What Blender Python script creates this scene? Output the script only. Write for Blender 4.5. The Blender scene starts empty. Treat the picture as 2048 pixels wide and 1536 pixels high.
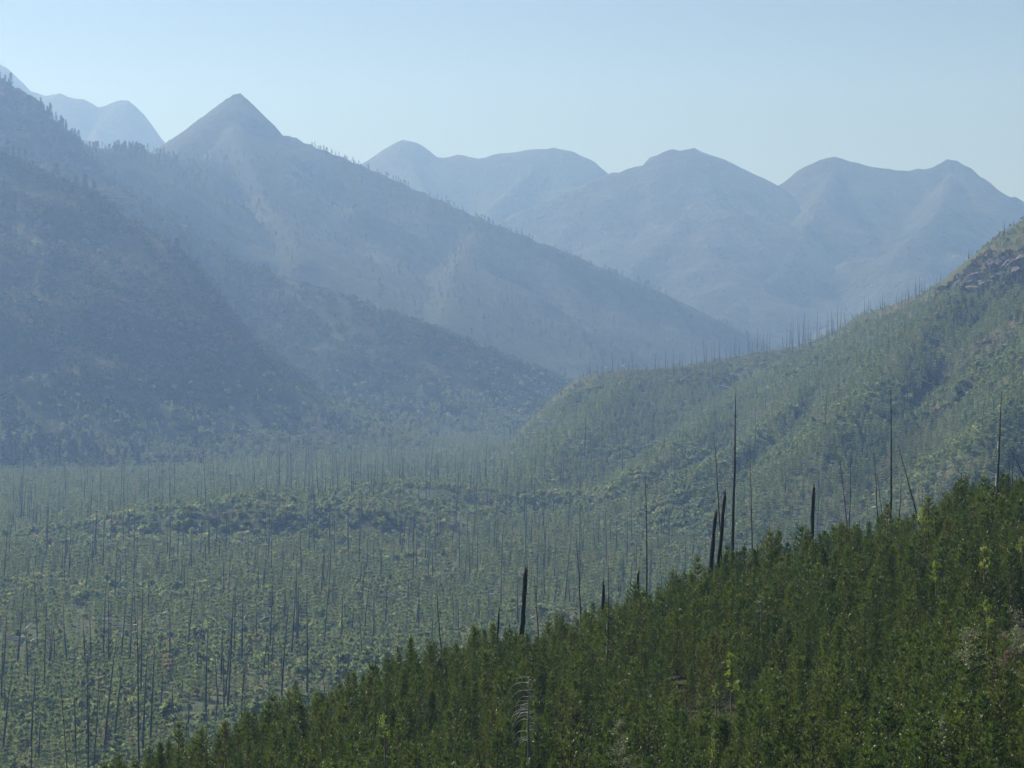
import bpy, math, random
import numpy as np

# ----------------------------------------------------------------- camera, light, air
S = bpy.context.scene
COL = S.collection
random.seed(7)
RNG = np.random.default_rng(7)

F = 4435.0            # focal length in photo pixels (photo is 2048 x 1536)
CX, HY = 1024.0, 700.0
CAMZ = 80.0           # metres above the valley floor

cam = bpy.data.cameras.new('camera')
camo = bpy.data.objects.new('camera', cam)
COL.objects.link(camo)
camo.location = (0, 0, CAMZ)
camo.rotation_euler = (math.radians(90), 0, 0)
cam.sensor_width = 36
cam.lens = F / 2048 * 36
cam.shift_y = -(768 - HY) / 2048
cam.clip_start = 1.0
cam.clip_end = 30000
S.camera = camo

SUN_EL, SUN_AZ = 40.0, -42.0         # azimuth measured from the view direction, negative = left
W = bpy.data.worlds.new('World'); S.world = W; W.use_nodes = True
nt = W.node_tree; nt.nodes.clear()
sky = nt.nodes.new('ShaderNodeTexSky'); sky.sky_type = 'NISHITA'; sky.sun_disc = False
sky.sun_elevation = math.radians(SUN_EL)
sky.sun_rotation = math.radians(SUN_AZ)
sky.altitude = 1500; sky.air_density = 1.0; sky.dust_density = 0.6; sky.ozone_density = 3.0
bg = nt.nodes.new('ShaderNodeBackground'); bg.inputs[1].default_value = 0.046
out = nt.nodes.new('ShaderNodeOutputWorld')
nt.links.new(sky.outputs[0], bg.inputs[0]); nt.links.new(bg.outputs[0], out.inputs[0])

sl = bpy.data.lights.new('sun', 'SUN'); sl.energy = 5.0; sl.angle = math.radians(0.6)
sl.color = (1.0, 0.95, 0.86)
so = bpy.data.objects.new('sun', sl); COL.objects.link(so)
import mathutils
_d = mathutils.Vector((math.sin(math.radians(SUN_AZ)) * math.cos(math.radians(SUN_EL)),
                       math.cos(math.radians(SUN_AZ)) * math.cos(math.radians(SUN_EL)),
                       math.sin(math.radians(SUN_EL))))
so.rotation_euler = _d.to_track_quat('Z', 'Y').to_euler()
so.location = (0, 0, 1500)

S.view_settings.view_transform = 'Standard'; S.view_settings.look = 'None'
S.view_settings.exposure = 0.48; S.view_settings.gamma = 1.0; S.view_settings.use_curve_mapping = False
S.render.engine = 'CYCLES'
cy = S.cycles
cy.max_bounces = 5; cy.diffuse_bounces = 1; cy.glossy_bounces = 1; cy.transmission_bounces = 2
cy.volume_bounces = 2; cy.transparent_max_bounces = 4
cy.use_denoising = True
try: cy.denoiser = 'OPENIMAGEDENOISE'
except Exception: pass
cy.use_adaptive_sampling = False
cy.sample_clamp_indirect = 4
cy.caustics_reflective = False; cy.caustics_refractive = False

HAZE_DENSITY = 2.2e-4
HAZE_COLOR = (0.33, 0.55, 1.0)
HAZE_G = 0.42

# ----------------------------------------------------------------- noise and terrain maths
_perm = RNG.permutation(4096)
_grad = RNG.uniform(-1, 1, 4096)
def vnoise(x, y, seed=0):
    x = np.asarray(x, float); y = np.asarray(y, float)
    xi = np.floor(x).astype(np.int64); yi = np.floor(y).astype(np.int64)
    fx = x - xi; fy = y - yi
    fx = fx * fx * fx * (fx * (fx * 6 - 15) + 10); fy = fy * fy * fy * (fy * (fy * 6 - 15) + 10)
    def g(a, b): return _grad[_perm[(a + _perm[(b + seed * 131) & 4095]) & 4095]]
    return (g(xi, yi) * (1 - fx) + g(xi + 1, yi) * fx) * (1 - fy) + (g(xi, yi + 1) * (1 - fx) + g(xi + 1, yi + 1) * fx) * fy
def fbm(x, y, size, octs=4, seed=0):
    s = 0; a = 1; t = 0; x = np.asarray(x) / size; y = np.asarray(y) / size
    for o in range(octs):
        s = s + a * vnoise(x + 17.3 * o, y - 9.1 * o, seed + o); t += a; a *= .5
        x, y = (x * 1.6 + y * 1.2), (-x * 1.2 + y * 1.6)
    return s / t
def ridged(x, y, size, octs=3, seed=0):
    s = 0; a = 1; t = 0; x = np.asarray(x) / size; y = np.asarray(y) / size
    for o in range(octs):
        s = s + a * (1 - 2 * np.abs(vnoise(x + 7.3 * o, y + 3.1 * o, seed + o))); t += a; a *= .5
        x, y = (x * 1.6 + y * 1.2), (-x * 1.2 + y * 1.6)
    return s / t

def P(px, py, D):     # a point seen at photo pixel (px, py), D metres away
    return ((px - CX) / F * D, float(D), CAMZ - (py - HY) / F * D)

def seg_ridge(X, Y, pts, s, ysc=1.0):
    """height and plan distance below a crest line; ysc < 1 makes the fall along the valley gentler than across it"""
    Y = Y * ysc
    best = np.full(X.shape, -1e9); bd = np.full(X.shape, 1e9)
    for a, b in zip(pts[:-1], pts[1:]):
        ax, ay, az = a; bx, by, bz = b; ay *= ysc; by *= ysc
        dx, dy = bx - ax, by - ay; L2 = dx * dx + dy * dy + 1e-9
        t = np.clip(((X - ax) * dx + (Y - ay) * dy) / L2, 0, 1)
        d = np.hypot(X - ax - t * dx, Y - ay - t * dy)
        z = az + t * (bz - az) - s * d
        m = z > best
        best = np.where(m, z, best); bd = np.where(m, d, bd)
    return best, bd

class Land:
    def __init__(self, ridges, n_size, n_amp, k=12, ramp=90, seed=0, fine=1.5, foot=.8):
        self.foot = foot
        self.ridges = [([P(*q) for q in r], s, ysc) for r, s, ysc in ridges]
        self.n = (n_size, n_amp, k, ramp, seed, fine)
    def h(self, X, Y):
        ns, na, k, ramp, seed, fine = self.n
        wx = X + 0.22 * ns * fbm(X, Y, ns, 2, seed + 40); wy = Y + 0.22 * ns * fbm(X, Y, ns, 2, seed + 50)
        best = np.full(X.shape, -1e9); bd = np.full(X.shape, 1e9)
        for pts, s, ysc in self.ridges:
            z0, d0 = seg_ridge(X, Y, pts, s, ysc)
            w = np.clip(d0 / (ramp * 2), 0, 1)
            z1, d1 = seg_ridge(X + w * (wx - X), Y + w * (wy - Y), pts, s, ysc)
            m = z1 > best
            best = np.where(m, z1, best); bd = np.where(m, np.minimum(d0, d1), bd)
        w = np.clip(bd / ramp, 0, 1)
        up = np.clip(best / (2.2 * na), 0, 1)
        best = best - w * up * na * np.maximum(0, 0.55 - 0.75 * ridged(X, Y, ns, 3, seed) - 0.45 * fbm(X, Y, ns * .3, 3, seed + 9))
        best = best + fine * up * fbm(X, Y, ns * .05, 2, seed + 3) * (0.5 + 0.5 * w)
        r = best / k
        return k * (np.where(r > 30, r, np.log1p(np.exp(np.minimum(r, 30)))) - self.foot * np.exp(-np.maximum(r, 0) * .5))

R_CREST = [(880, 945, 1640), (960, 922, 1640), (1010, 885, 1630), (1060, 835, 1620), (1110, 788, 1610), (1150, 758, 1600), (1200, 742, 1600),
           (1250, 735, 1600), (1300, 737, 1610), (1360, 731, 1620), (1450, 715, 1650), (1530, 700, 1650), (1600, 690, 1650),
           (1660, 665, 1630), (1720, 627, 1600), (1790, 606, 1560), (1850, 580, 1530), (1900, 555, 1500), (1960, 500, 1450), (2000, 468, 1430),
           (2048, 436, 1400), (2150, 380, 1370), (2350, 330, 1300), (2700, 420, 1250)]
A2_CREST = [(-700, -150, 2650), (-300, -40, 2580), (0, 158, 2500), (60, 196, 2480), (110, 240, 2465), (150, 280, 2450), (200, 335, 2420), (250, 393, 2400), (330, 448, 2400),
            (400, 493, 2380), (540, 545, 2350), (700, 593, 2300), (850, 645, 2250), (1000, 705, 2300), (1150, 770, 2400), (1350, 835, 2550)]
A1_CREST = [(-800, 60, 1980), (-300, 200, 1960), (0, 297, 1950), (60, 325, 1945), (150, 368, 1930), (230, 420, 1915), (300, 468, 1900), (350, 500, 1890), (390, 532, 1880), (430, 580, 1860)]
B_CREST = [(150, 430, 4800), (250, 350, 4600), (312, 298, 4400), (370, 258, 4300), (400, 235, 4270), (430, 214, 4250), (460, 192, 4215), (475, 180, 4200), (488, 191, 4190), (515, 218, 4180),
           (545, 253, 4150), (620, 287, 4100), (720, 328, 4050), (850, 384, 4000), (960, 434, 3950), (1100, 490, 3900), (1200, 534, 3900),
           (1330, 588, 3900), (1400, 622, 3900), (1520, 682, 3900), (1650, 735, 3900)]
B2_CREST = [(-500, 300, 3050), (-200, 292, 3100), (180, 290, 3200), (250, 296, 3300), (310, 302, 3400), (420, 312, 3700), (520, 320, 4000)]
C_CREST = [(-700, 150, 6300), (-300, 100, 6250), (0, 125, 6200), (15, 133, 6200), (32, 150, 6200), (60, 177, 6200), (95, 190, 6200), (125, 184, 6200), (145, 194, 6200), (165, 192, 6200),
           (195, 215, 6200), (215, 209, 6200), (235, 200, 6200), (255, 199, 6200), (264, 208, 6200), (276, 213, 6200), (300, 248, 6200), (328, 284, 6200), (380, 340, 6250), (500, 420, 6300)]
D_CREST = [(560, 400, 6000), (640, 355, 6000), (700, 330, 6000), (735, 323, 6000), (770, 295, 6000), (795, 283, 6000), (812, 276, 6000), (850, 294, 6000), (878, 319, 6000), (905, 310, 6000),
           (960, 314, 6000), (1010, 306, 6000), (1050, 297, 6000), (1120, 295, 6000), (1180, 316, 6000), (1215, 345, 6000), (1400, 420, 6100)]
E_CREST = [(800, 520, 5200), (900, 478, 5200), (1000, 437, 5200), (1110, 392, 5250), (1210, 348, 5300), (1290, 324, 5350), (1300, 312, 5350), (1340, 299, 5380), (1380, 295, 5400), (1440, 314, 5400),
           (1500, 345, 5400), (1550, 368, 5400), (1650, 430, 5400)]
F_CREST = [(1500, 400, 5500), (1555, 367, 5500), (1600, 335, 5500), (1640, 314, 5500), (1668, 309, 5500), (1740, 327, 5500), (1820, 338, 5500), (1870, 326, 5500), (1900, 311, 5500),
           (1935, 328, 5500), (1962, 355, 5500), (2010, 385, 5450), (2048, 401, 5400), (2200, 470, 5350), (2500, 520, 5300)]

def nearer(pts, k): return [(a, b, c * k) for a, b, c in pts]
KB, KF = 0.84, 0.86
B_CREST, B2_CREST = nearer(B_CREST, KB), nearer(B2_CREST, KB)
C_CREST, D_CREST, E_CREST, F_CREST = [nearer(q, KF) for q in (C_CREST, D_CREST, E_CREST, F_CREST)]
LANDS = {
    'hill': Land([(R_CREST, 1.0, .30),
                  ([(1250, 752, 1580), (1190, 830, 1400), (1120, 905, 1230), (1060, 965, 1130)], .50, .5),
                  ([(1600, 706, 1620), (1480, 800, 1400), (1380, 870, 1220), (1260, 950, 1080)], .50, .5),
                  ([(1775, 640, 1520), (1640, 750, 1300), (1500, 880, 1120), (1380, 960, 1000)], .50, .5),
                  ([(1950, 555, 1390), (1860, 640, 1230), (1740, 780, 1080), (1620, 900, 960)], .55, .5),
                  ([(2200, 455, 1310), (2160, 560, 1150), (2080, 740, 980), (1960, 880, 860)], .6, .6)], 120, 16, 9, 60, 3, 1.2),
    'mountain_spur': Land([(A1_CREST, .85, .60),
                  ([(10, 330, 1925), (90, 480, 1800), (60, 640, 1680), (40, 760, 1590)], .85, .9),
                  ([(382, 565, 1860), (330, 640, 1770), (250, 740, 1680), (200, 830, 1590)], .85, .9)], 170, 38, 26, 70, 11, 3.0, .3),
    'forested_mountain': Land([(A2_CREST, .85, .5)], 240, 36, 28, 80, 17, 3.0, .3),
    'peak': Land([(B_CREST, .85, .55), (B2_CREST, .8, .7),
                  (nearer([(472, 225, 4110), (470, 262, 3950), (520, 380, 3600), (600, 500, 3200)], KB), .55, .9),
                  (nearer([(950, 460, 3880), (900, 560, 3400), (880, 640, 3050)], KB), .5, .9)], 400, 72, 14, 118, 23, 3.0),
    'far_mountain_left': Land([(C_CREST, 1.4, .4), (nearer([(195, 235, 6120), (200, 300, 5700)], KF), 1.2, .7), (nearer([(60, 205, 6120), (110, 260, 5700)], KF), 1.2, .7)], 480, 104, 16, 128, 31, 8.0),
    'far_mountain_centre': Land([(D_CREST, 1.0, .5), (nearer([(815, 305, 5920), (860, 400, 5600)], KF), .8, .9), (nearer([(1080, 318, 5920), (1000, 400, 5600)], KF), .8, .9)], 480, 96, 16, 144, 37, 8.0),
    'far_mountain_dome': Land([(E_CREST, 1.0, .45), (nearer([(1380, 320, 5320), (1370, 430, 4950), (1250, 540, 4600)], KF), .8, .9),
                  (nearer([(1505, 378, 5320), (1520, 450, 5000)], KF), .8, .9)], 480, 96, 16, 144, 41, 8.0),
    'far_mountain_right': Land([(F_CREST, 1.0, .45), (nearer([(1665, 335, 5420), (1640, 400, 5150), (1560, 540, 4700), (1440, 628, 4350)], KF), .5, .8),
                  (nearer([(1898, 345, 5400), (1880, 420, 5000), (1800, 500, 4700)], KF), .5, .8)], 480, 96, 16, 144, 47, 8.0),
}

def sstep(a, b, x):
    t = np.clip((x - a) / (b - a), 0, 1); return t * t * (3 - 2 * t)

def valley_h(X, Y):
    px = CX + X / np.maximum(Y, 1) * F
    z = 1.6 * fbm(X, Y, 90, 3, 61) + 0.35 * fbm(X, Y, 14, 2, 63)
    # river terrace whose scarp faces the camera
    edge = 925 + 45 * fbm(X, Y * 0, 120, 3, 67) + 0.10 * X
    z = z + 11.0 * sstep(0, 26, Y - edge) * sstep(-215, -120, X) * (1 - sstep(-70, 10, X)) * (1 - sstep(40, 260, Y - edge)) * (1 + .4 * fbm(X, Y, 40, 2, 69))
    edge2 = 1060 + 40 * fbm(X, Y * 0, 100, 3, 71)
    z = z + 7.0 * sstep(0, 26, Y - edge2) * sstep(-120, -70, X) * (1 - sstep(60, 260, Y - edge2))
    # creek bed
    cyy = 1345 + 25 * np.sin(X / 60) - 0.5 * X
    z = z - 3.0 * np.exp(-((Y - cyy) / 14) ** 2)
    return z

# foreground slope: crest given by the tree tops of the photo
_SK = [(-900, 1790), (-300, 1680), (100, 1570), (250, 1520), (400, 1474), (530, 1420), (640, 1383), (720, 1345), (800, 1312), (900, 1290), (1000, 1254), (1100, 1243), (1150, 1225), (1250, 1190),
       (1350, 1152), (1400, 1132), (1480, 1112), (1560, 1087), (1650, 1063), (1750, 1037), (1850, 1010), (1920, 985), (2048, 962), (2500, 850), (3200, 700)]
_fx, _fy, _fz = [], [], []
for _px, _py in _SK:
    D = 205 + (_px - 300) / 1748 * 60
    x, y, z = P(_px, _py + 5.2 * F / D + 6, D)
    _fx.append(x); _fy.append(y); _fz.append(z)
FSC = 0.6      # the stand is young: everything on the near slope is this much smaller and nearer
def front_h0(X, Y):
    yc = np.interp(X, _fx, _fy); zc = np.interp(X, _fx, _fz)
    d = Y - yc
    z = zc - 0.012 * np.maximum(-d, 0) + 0.8 * fbm(X, Y, 30, 2, 81) * (1 - np.exp(-np.abs(d) / 10))
    z = z + 1.4 * fbm(X, Y, 55, 1, 83) * sstep(0, 60, -d)
    z = z - np.where(d > 0, 0.55 * d * d / (d + 12), 0)
    near = 77.5 - 0.42 * np.hypot(X * .35, np.maximum(Y, 0))
    near = np.where(Y < 0, 77.5 + 0.05 * (-Y), near)
    return np.maximum(z, near)
def front_h(X, Y): return CAMZ + FSC * (front_h0(np.asarray(X) / FSC, np.asarray(Y) / FSC) - CAMZ)

def H(X, Y):
    X = np.asarray(X, float); Y = np.asarray(Y, float)
    z = np.maximum(valley_h(X, Y), front_h(X, Y))
    for L in LANDS.values(): z = np.maximum(z, L.h(X, Y))
    return z
def Hmid(X, Y):
    z = valley_h(X, Y)
    for n in ('hill', 'mountain_spur', 'forested_mountain'): z = np.maximum(z, LANDS[n].h(X, Y))
    return z

def hit(px, py, d0=300, d1=2600, fn=None):
    """first ground point behind photo pixel (px, py)"""
    fn = fn or Hmid
    D = np.geomspace(d0, d1, 900)
    z = CAMZ - (py - HY) / F * D
    g = fn((px - CX) / F * D, D)
    m = np.nonzero(g > z)[0]
    if len(m) == 0: return None
    D = D[m[0]]; X = (px - CX) / F * D
    return X, D, float(fn(np.array([X]), np.array([D]))[0])

# ----------------------------------------------------------------- materials
def newmat(name):
    m = bpy.data.materials.new(name); m.use_nodes = True
    m.node_tree.nodes.clear(); return m, m.node_tree.nodes, m.node_tree.links
def ramp(n, stops):
    r = n.new('ShaderNodeValToRGB'); e = r.color_ramp.elements
    e[0].position, e[0].color = stops[0][0], (*stops[0][1], 1)
    e[1].position, e[1].color = stops[-1][0], (*stops[-1][1], 1)
    for p_, c in stops[1:-1]:
        q = e.new(p_); q.color = (*c, 1)
    return r
def leaf_mat(name, stops, transl=0.35, rough=0.6, spec=0.25, attr=None):
    m, n, l = newmat(name)
    oi = n.new('ShaderNodeObjectInfo'); r = ramp(n, stops); l.new(oi.outputs['Random'], r.inputs[0])
    geo = n.new('ShaderNodeNewGeometry')
    hv = n.new('ShaderNodeHueSaturation')
    mr = n.new('ShaderNodeMapRange'); mr.inputs[3].default_value = 0.55; mr.inputs[4].default_value = 1.5
    if attr:       # shoots differ from one another, new needles at the tips are lighter
        at = n.new('ShaderNodeAttribute'); at.attribute_name = attr; l.new(at.outputs['Fac'], mr.inputs[0]); mr.inputs[3].default_value = 0.18; mr.inputs[4].default_value = 2.1
    else: l.new(geo.outputs['Random Per Island'], mr.inputs[0])
    l.new(mr.outputs[0], hv.inputs['Value']); l.new(r.outputs[0], hv.inputs['Color'])
    b = n.new('ShaderNodeBsdfPrincipled'); b.inputs['Roughness'].default_value = rough; b.inputs['Specular IOR Level'].default_value = spec
    t = n.new('ShaderNodeBsdfTranslucent'); mx = n.new('ShaderNodeMixShader'); mx.inputs[0].default_value = transl
    l.new(hv.outputs[0], b.inputs['Base Color']); l.new(hv.outputs[0], t.inputs[0])
    o = n.new('ShaderNodeOutputMaterial')
    l.new(b.outputs[0], mx.inputs[1]); l.new(t.outputs[0], mx.inputs[2]); l.new(mx.outputs[0], o.inputs[0])
    return m
def solid_mat(name, c1, c2, scale, rough=0.8, bump=0.3, stretch=(1, 1, 1), spec=0.3):
    m, n, l = newmat(name)
    tc = n.new('ShaderNodeTexCoord'); mp = n.new('ShaderNodeMapping'); mp.inputs['Scale'].default_value = stretch
    nz = n.new('ShaderNodeTexNoise'); nz.inputs['Scale'].default_value = scale; nz.inputs['Detail'].default_value = 6
    r = ramp(n, [(0.35, c1), (0.65, c2)])
    b = n.new('ShaderNodeBsdfPrincipled'); b.inputs['Roughness'].default_value = rough; b.inputs['Specular IOR Level'].default_value = spec
    bp = n.new('ShaderNodeBump'); bp.inputs['Strength'].default_value = bump; bp.inputs['Distance'].default_value = 0.05
    o = n.new('ShaderNodeOutputMaterial')
    l.new(tc.outputs['Object'], mp.inputs[0]); l.new(mp.outputs[0], nz.inputs[0]); l.new(nz.outputs[0], r.inputs[0])
    l.new(r.outputs[0], b.inputs['Base Color']); l.new(nz.outputs[0], bp.inputs['Height']); l.new(bp.outputs[0], b.inputs['Normal'])
    l.new(b.outputs[0], o.inputs[0]); return m
def terrain_mat(name, cols, big, small, bumpd, bumps, rock=None, rockcut=0.62):
    """patches of low vegetation, soil and (on steep ground) rock"""
    m, n, l = newmat(name)
    geo = n.new('ShaderNodeNewGeometry')
    a = n.new('ShaderNodeTexNoise'); a.inputs['Scale'].default_value = 1 / big; a.inputs['Detail'].default_value = 8; a.inputs['Roughness'].default_value = 0.62
    c = n.new('ShaderNodeTexNoise'); c.inputs['Scale'].default_value = 1 / small; c.inputs['Detail'].default_value = 4; c.inputs['Roughness'].default_value = 0.7
    for q in (a, c): l.new(geo.outputs['Position'], q.inputs[0])
    k = len(cols)
    r = ramp(n, [(0.32 + 0.36 * i / (k - 1), cc) for i, cc in enumerate(cols)]); l.new(a.outputs[0], r.inputs[0])
    hv = n.new('ShaderNodeHueSaturation'); mr = n.new('ShaderNodeMapRange')
    mr.inputs[1].default_value = 0.3; mr.inputs[2].default_value = 0.7; mr.inputs[3].default_value = 0.5; mr.inputs[4].default_value = 1.5
    l.new(c.outputs[0], mr.inputs[0]); l.new(mr.outputs[0], hv.inputs['Value']); l.new(r.outputs[0], hv.inputs['Color'])
    colout = hv.outputs[0]
    if rock:
        sp = n.new('ShaderNodeSeparateXYZ'); l.new(geo.outputs['Normal'], sp.inputs[0])
        ad = n.new('ShaderNodeMath'); ad.operation = 'MULTIPLY_ADD'; ad.inputs[1].default_value = 0.5
        l.new(a.outputs[0], ad.inputs[0]); l.new(sp.outputs['Z'], ad.inputs[2])
        mr2 = n.new('ShaderNodeMapRange'); mr2.inputs[1].default_value = rockcut + 0.45; mr2.inputs[2].default_value = rockcut + 0.3
        l.new(ad.outputs[0], mr2.inputs[0])
        mx = n.new('ShaderNodeMix'); mx.data_type = 'RGBA'
        l.new(mr2.outputs[0], mx.inputs[0]); l.new(colout, mx.inputs[6]); mx.inputs[7].default_value = (*rock, 1)
        colout = mx.outputs[2]
    b = n.new('ShaderNodeBsdfPrincipled'); b.inputs['Roughness'].default_value = 0.95; b.inputs['Specular IOR Level'].default_value = 0.1
    bp = n.new('ShaderNodeBump'); bp.inputs['Strength'].default_value = bumps; bp.inputs['Distance'].default_value = bumpd
    o = n.new('ShaderNodeOutputMaterial')
    l.new(colout, b.inputs['Base Color']); l.new(c.outputs[0], bp.inputs['Height']); l.new(bp.outputs[0], b.inputs['Normal'])
    l.new(b.outputs[0], o.inputs[0]); return m

M_floor = terrain_mat('valley_soil', [(.04, .06, .028), (.06, .08, .035), (.10, .095, .05)], 40, 3, 1.0, 0.8)
M_hill = terrain_mat('hill_ground', [(.04, .06, .028), (.06, .08, .035), (.10, .085, .055)], 60, 4, 1.5, 0.8)
M_spur = terrain_mat('spur_ground', [(.026, .04, .026), (.036, .05, .03), (.06, .058, .042)], 80, 7, 3, 0.9)
M_peak = terrain_mat('peak_ground', [(.022, .034, .024), (.032, .044, .03), (.042, .05, .034)], 260, 14, 6, 0.9)
M_far = terrain_mat('far_ground', [(.022, .03, .026), (.033, .042, .035), (.058, .062, .054)], 300, 26, 14, 1.0)
M_front = terrain_mat('slope_soil', [(.02, .025, .012), (.035, .038, .018), (.055, .048, .03)], 9, 0.6, 0.2, 0.8)
M_pine = leaf_mat('pine_needles', [(0, (.060, .112, .018)), (.35, (.088, .145, .020)), (.7, (.118, .165, .022)), (.95, (.120, .158, .024)), (1, (.13, .148, .03))], 0.38, 0.42, 0.5, 'tint')
M_sap = leaf_mat('sapling_leaves', [(0, (.13, .19, .07)), (.4, (.18, .245, .09)), (.8, (.225, .28, .11)), (.97, (.25, .27, .12)), (1, (.26, .22, .12))], 0.6, 0.6, 0.2)
M_brush = leaf_mat('brush_leaves', [(0, (.045, .075, .035)), (.4, (.055, .082, .042)), (.8, (.075, .095, .05)), (1, (.095, .08, .06))], 0.4, 0.6, 0.2)
M_heath = leaf_mat('heath_leaves', [(0, (.095, .072, .055)), (1, (.13, .095, .07))], 0.35)
M_rock = solid_mat('dark_rock', (.09, .08, .085), (.20, .18, .18), .25, .9, .8, (1, 1, 2.5))
M_spruce = leaf_mat('spruce_needles', [(0, (.018, .03, .018)), (1, (.035, .05, .028))], 0.15, 0.6, 0.2)
M_aspen = leaf_mat('aspen_leaves', [(0, (.24, .34, .04)), (1, (.30, .36, .06))], 0.6, 0.4, 0.5)
M_willow = leaf_mat('pale_leaves', [(0, (.20, .24, .12)), (1, (.25, .27, .15))], 0.45, 0.35, 0.6)
M_bark = solid_mat('pine_bark', (.07, .055, .04), (.13, .10, .075), 6, stretch=(1, 1, .3))
M_char = solid_mat('charred_wood', (.008, .008, .009), (.03, .028, .027), 4, 0.7, 0.6, (1, 1, .2), 0.4)
M_snag = solid_mat('weathered_wood', (.012, .012, .014), (.045, .043, .043), 1.2, 0.55, 0.3, (1, 1, .15), 0.5)
M_pale = solid_mat('bleached_wood', (.45, .44, .42), (.68, .66, .63), 3, 0.4, 0.2, (1, 1, .3), 0.6)
M_gravel = solid_mat('creek_gravel', (.35, .34, .32), (.6, .59, .56), .5, 0.8, 0.4)

# ----------------------------------------------------------------- mesh helpers
def mesh_np(name, V, T, mat, smooth=False):
    V = np.asarray(V, np.float32); T = np.asarray(T, np.int32)
    me = bpy.data.meshes.new(name)
    me.vertices.add(len(V)); me.vertices.foreach_set('co', V.ravel())
    k = T.shape[1]
    me.loops.add(T.size); me.loops.foreach_set('vertex_index', T.ravel())
    me.polygons.add(len(T)); me.polygons.foreach_set('loop_start', np.arange(0, T.size, k, dtype=np.int32))
    me.polygons.foreach_set('loop_total', np.full(len(T), k, np.int32))
    me.update(calc_edges=True)
    if smooth: me.polygons.foreach_set('use_smooth', np.ones(len(T), bool))
    me.materials.append(mat); return me
def add(name, data, parent=None, loc=None, rot=None, scale=None, label=None, cat=None, group=None, kind=None):
    o = bpy.data.objects.new(name, data); COL.objects.link(o)
    if parent: o.parent = parent
    if loc is not None: o.location = loc
    if rot is not None: o.rotation_euler = rot
    if scale is not None: o.scale = scale
    if label: o['label'] = label
    if cat: o['category'] = cat
    if group: o['group'] = group
    if kind: o['kind'] = kind
    return o
def copy_to(src, loc, rz, sc, label=None, group=None, tilt=(0, 0)):
    r = src.copy(); COL.objects.link(r)
    r.location = loc; r.rotation_euler = (tilt[0], tilt[1], rz); r.scale = sc
    if label: r['label'] = label
    if group: r['group'] = group
    for ch in src.children:
        c = ch.copy(); COL.objects.link(c); c.parent = r
    return r

def grid_land(name, fn, xs, ys, mat, label, drop=None, names=None):
    X, Y = np.meshgrid(xs, ys); Z = fn(X, Y)
    nx, ny = len(xs), len(ys)
    V = np.stack([X, Y, Z], -1).reshape(-1, 3)
    i = np.arange(ny - 1)[:, None] * nx + np.arange(nx - 1)[None]
    Q = np.stack([i, i + 1, i + nx + 1, i + nx], -1).reshape(-1, 4)
    if drop is not None:
        keep = (Z > drop).reshape(-1)
        Q = Q[keep[Q].any(1)]
        used = np.unique(Q); re = np.zeros(len(V), int); re[used] = np.arange(len(used)); V = V[used]; Q = re[Q]
    return add(name, mesh_np(name, V, Q, mat, True), label=label, kind='structure')

# ----------------------------------------------------------------- landforms
def spaced(a, b, fa, fb, fine, coarse):
    """coordinates from a to b, fine between fa and fb, growing coarser outside"""
    mid = list(np.arange(fa, fb, fine)); v = fa; st = fine; left = []
    while v > a: st = min(st * 1.25, coarse); v -= st; left.append(v)
    v = mid[-1]; st = fine; right = []
    while v < b: st = min(st * 1.25, coarse); v += st; right.append(v)
    return np.array(left[::-1] + mid + right)

grid_land('valley_floor', valley_h, spaced(-3800, 3800, -420, 260, 6, 300), spaced(-900, 7400, 330, 1900, 7, 300), M_floor, 'flat valley floor between the mountains')
grid_land('ground', front_h, spaced(-260, 260, -45, 54, 1.0, 16), spaced(-120, 260, 36, 174, 1.0, 12), M_front, 'sloping ground under the foreground pines', drop=-4)
grid_land('hill', LANDS['hill'].h, spaced(-300, 1100, -60, 420, 5, 40), spaced(600, 2500, 800, 1720, 5.5, 40), M_hill, 'hill rising to the right behind the foreground pines', drop=-2)
grid_land('mountain_spur', LANDS['mountain_spur'].h, spaced(-1500, 150, -520, -20, 5, 40), spaced(1200, 2900, 1430, 2000, 6, 40), M_spur, 'dark spur low on the left in front of the forested ridge', drop=-2)
grid_land('mountain', LANDS['forested_mountain'].h, spaced(-2200, 500, -650, 200, 7, 50), spaced(1500, 3600, 1900, 2520, 7, 50), M_spur, 'long forested mountain ridge descending from the left', drop=-2)
grid_land('mountain', LANDS['peak'].h, spaced(-2184, 1092, -840, 504, 12, 60), spaced(2016, 4704, 2436, 3738, 14, 60), M_peak, 'pointed mountain with long ridge falling to the right', drop=-2)
grid_land('mountain', LANDS['far_mountain_left'].h, spaced(-3096, 0, -1462, -602, 18, 80), spaced(4128, 6278, 4558, 5418, 24, 80), M_far, 'palest far mountain at the upper left', drop=-2)
grid_land('mountain', LANDS['far_mountain_centre'].h, spaced(-1720, 1548, -559, 430, 16, 80), spaced(4042, 6278, 4558, 5246, 24, 80), M_far, 'far mountain with small peak in the middle of the skyline', drop=-2)
grid_land('mountain', LANDS['far_mountain_dome'].h, spaced(-1032, 1634, -258, 774, 16, 80), spaced(3354, 5848, 3784, 4730, 20, 80), M_far, 'far dome shaped mountain right of centre', drop=-2)
grid_land('mountain', LANDS['far_mountain_right'].h, spaced(-258, 3096, 258, 1290, 16, 80), spaced(3354, 5934, 3698, 4816, 20, 80), M_far, 'far double peaked mountain at the right', drop=-2)

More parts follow.
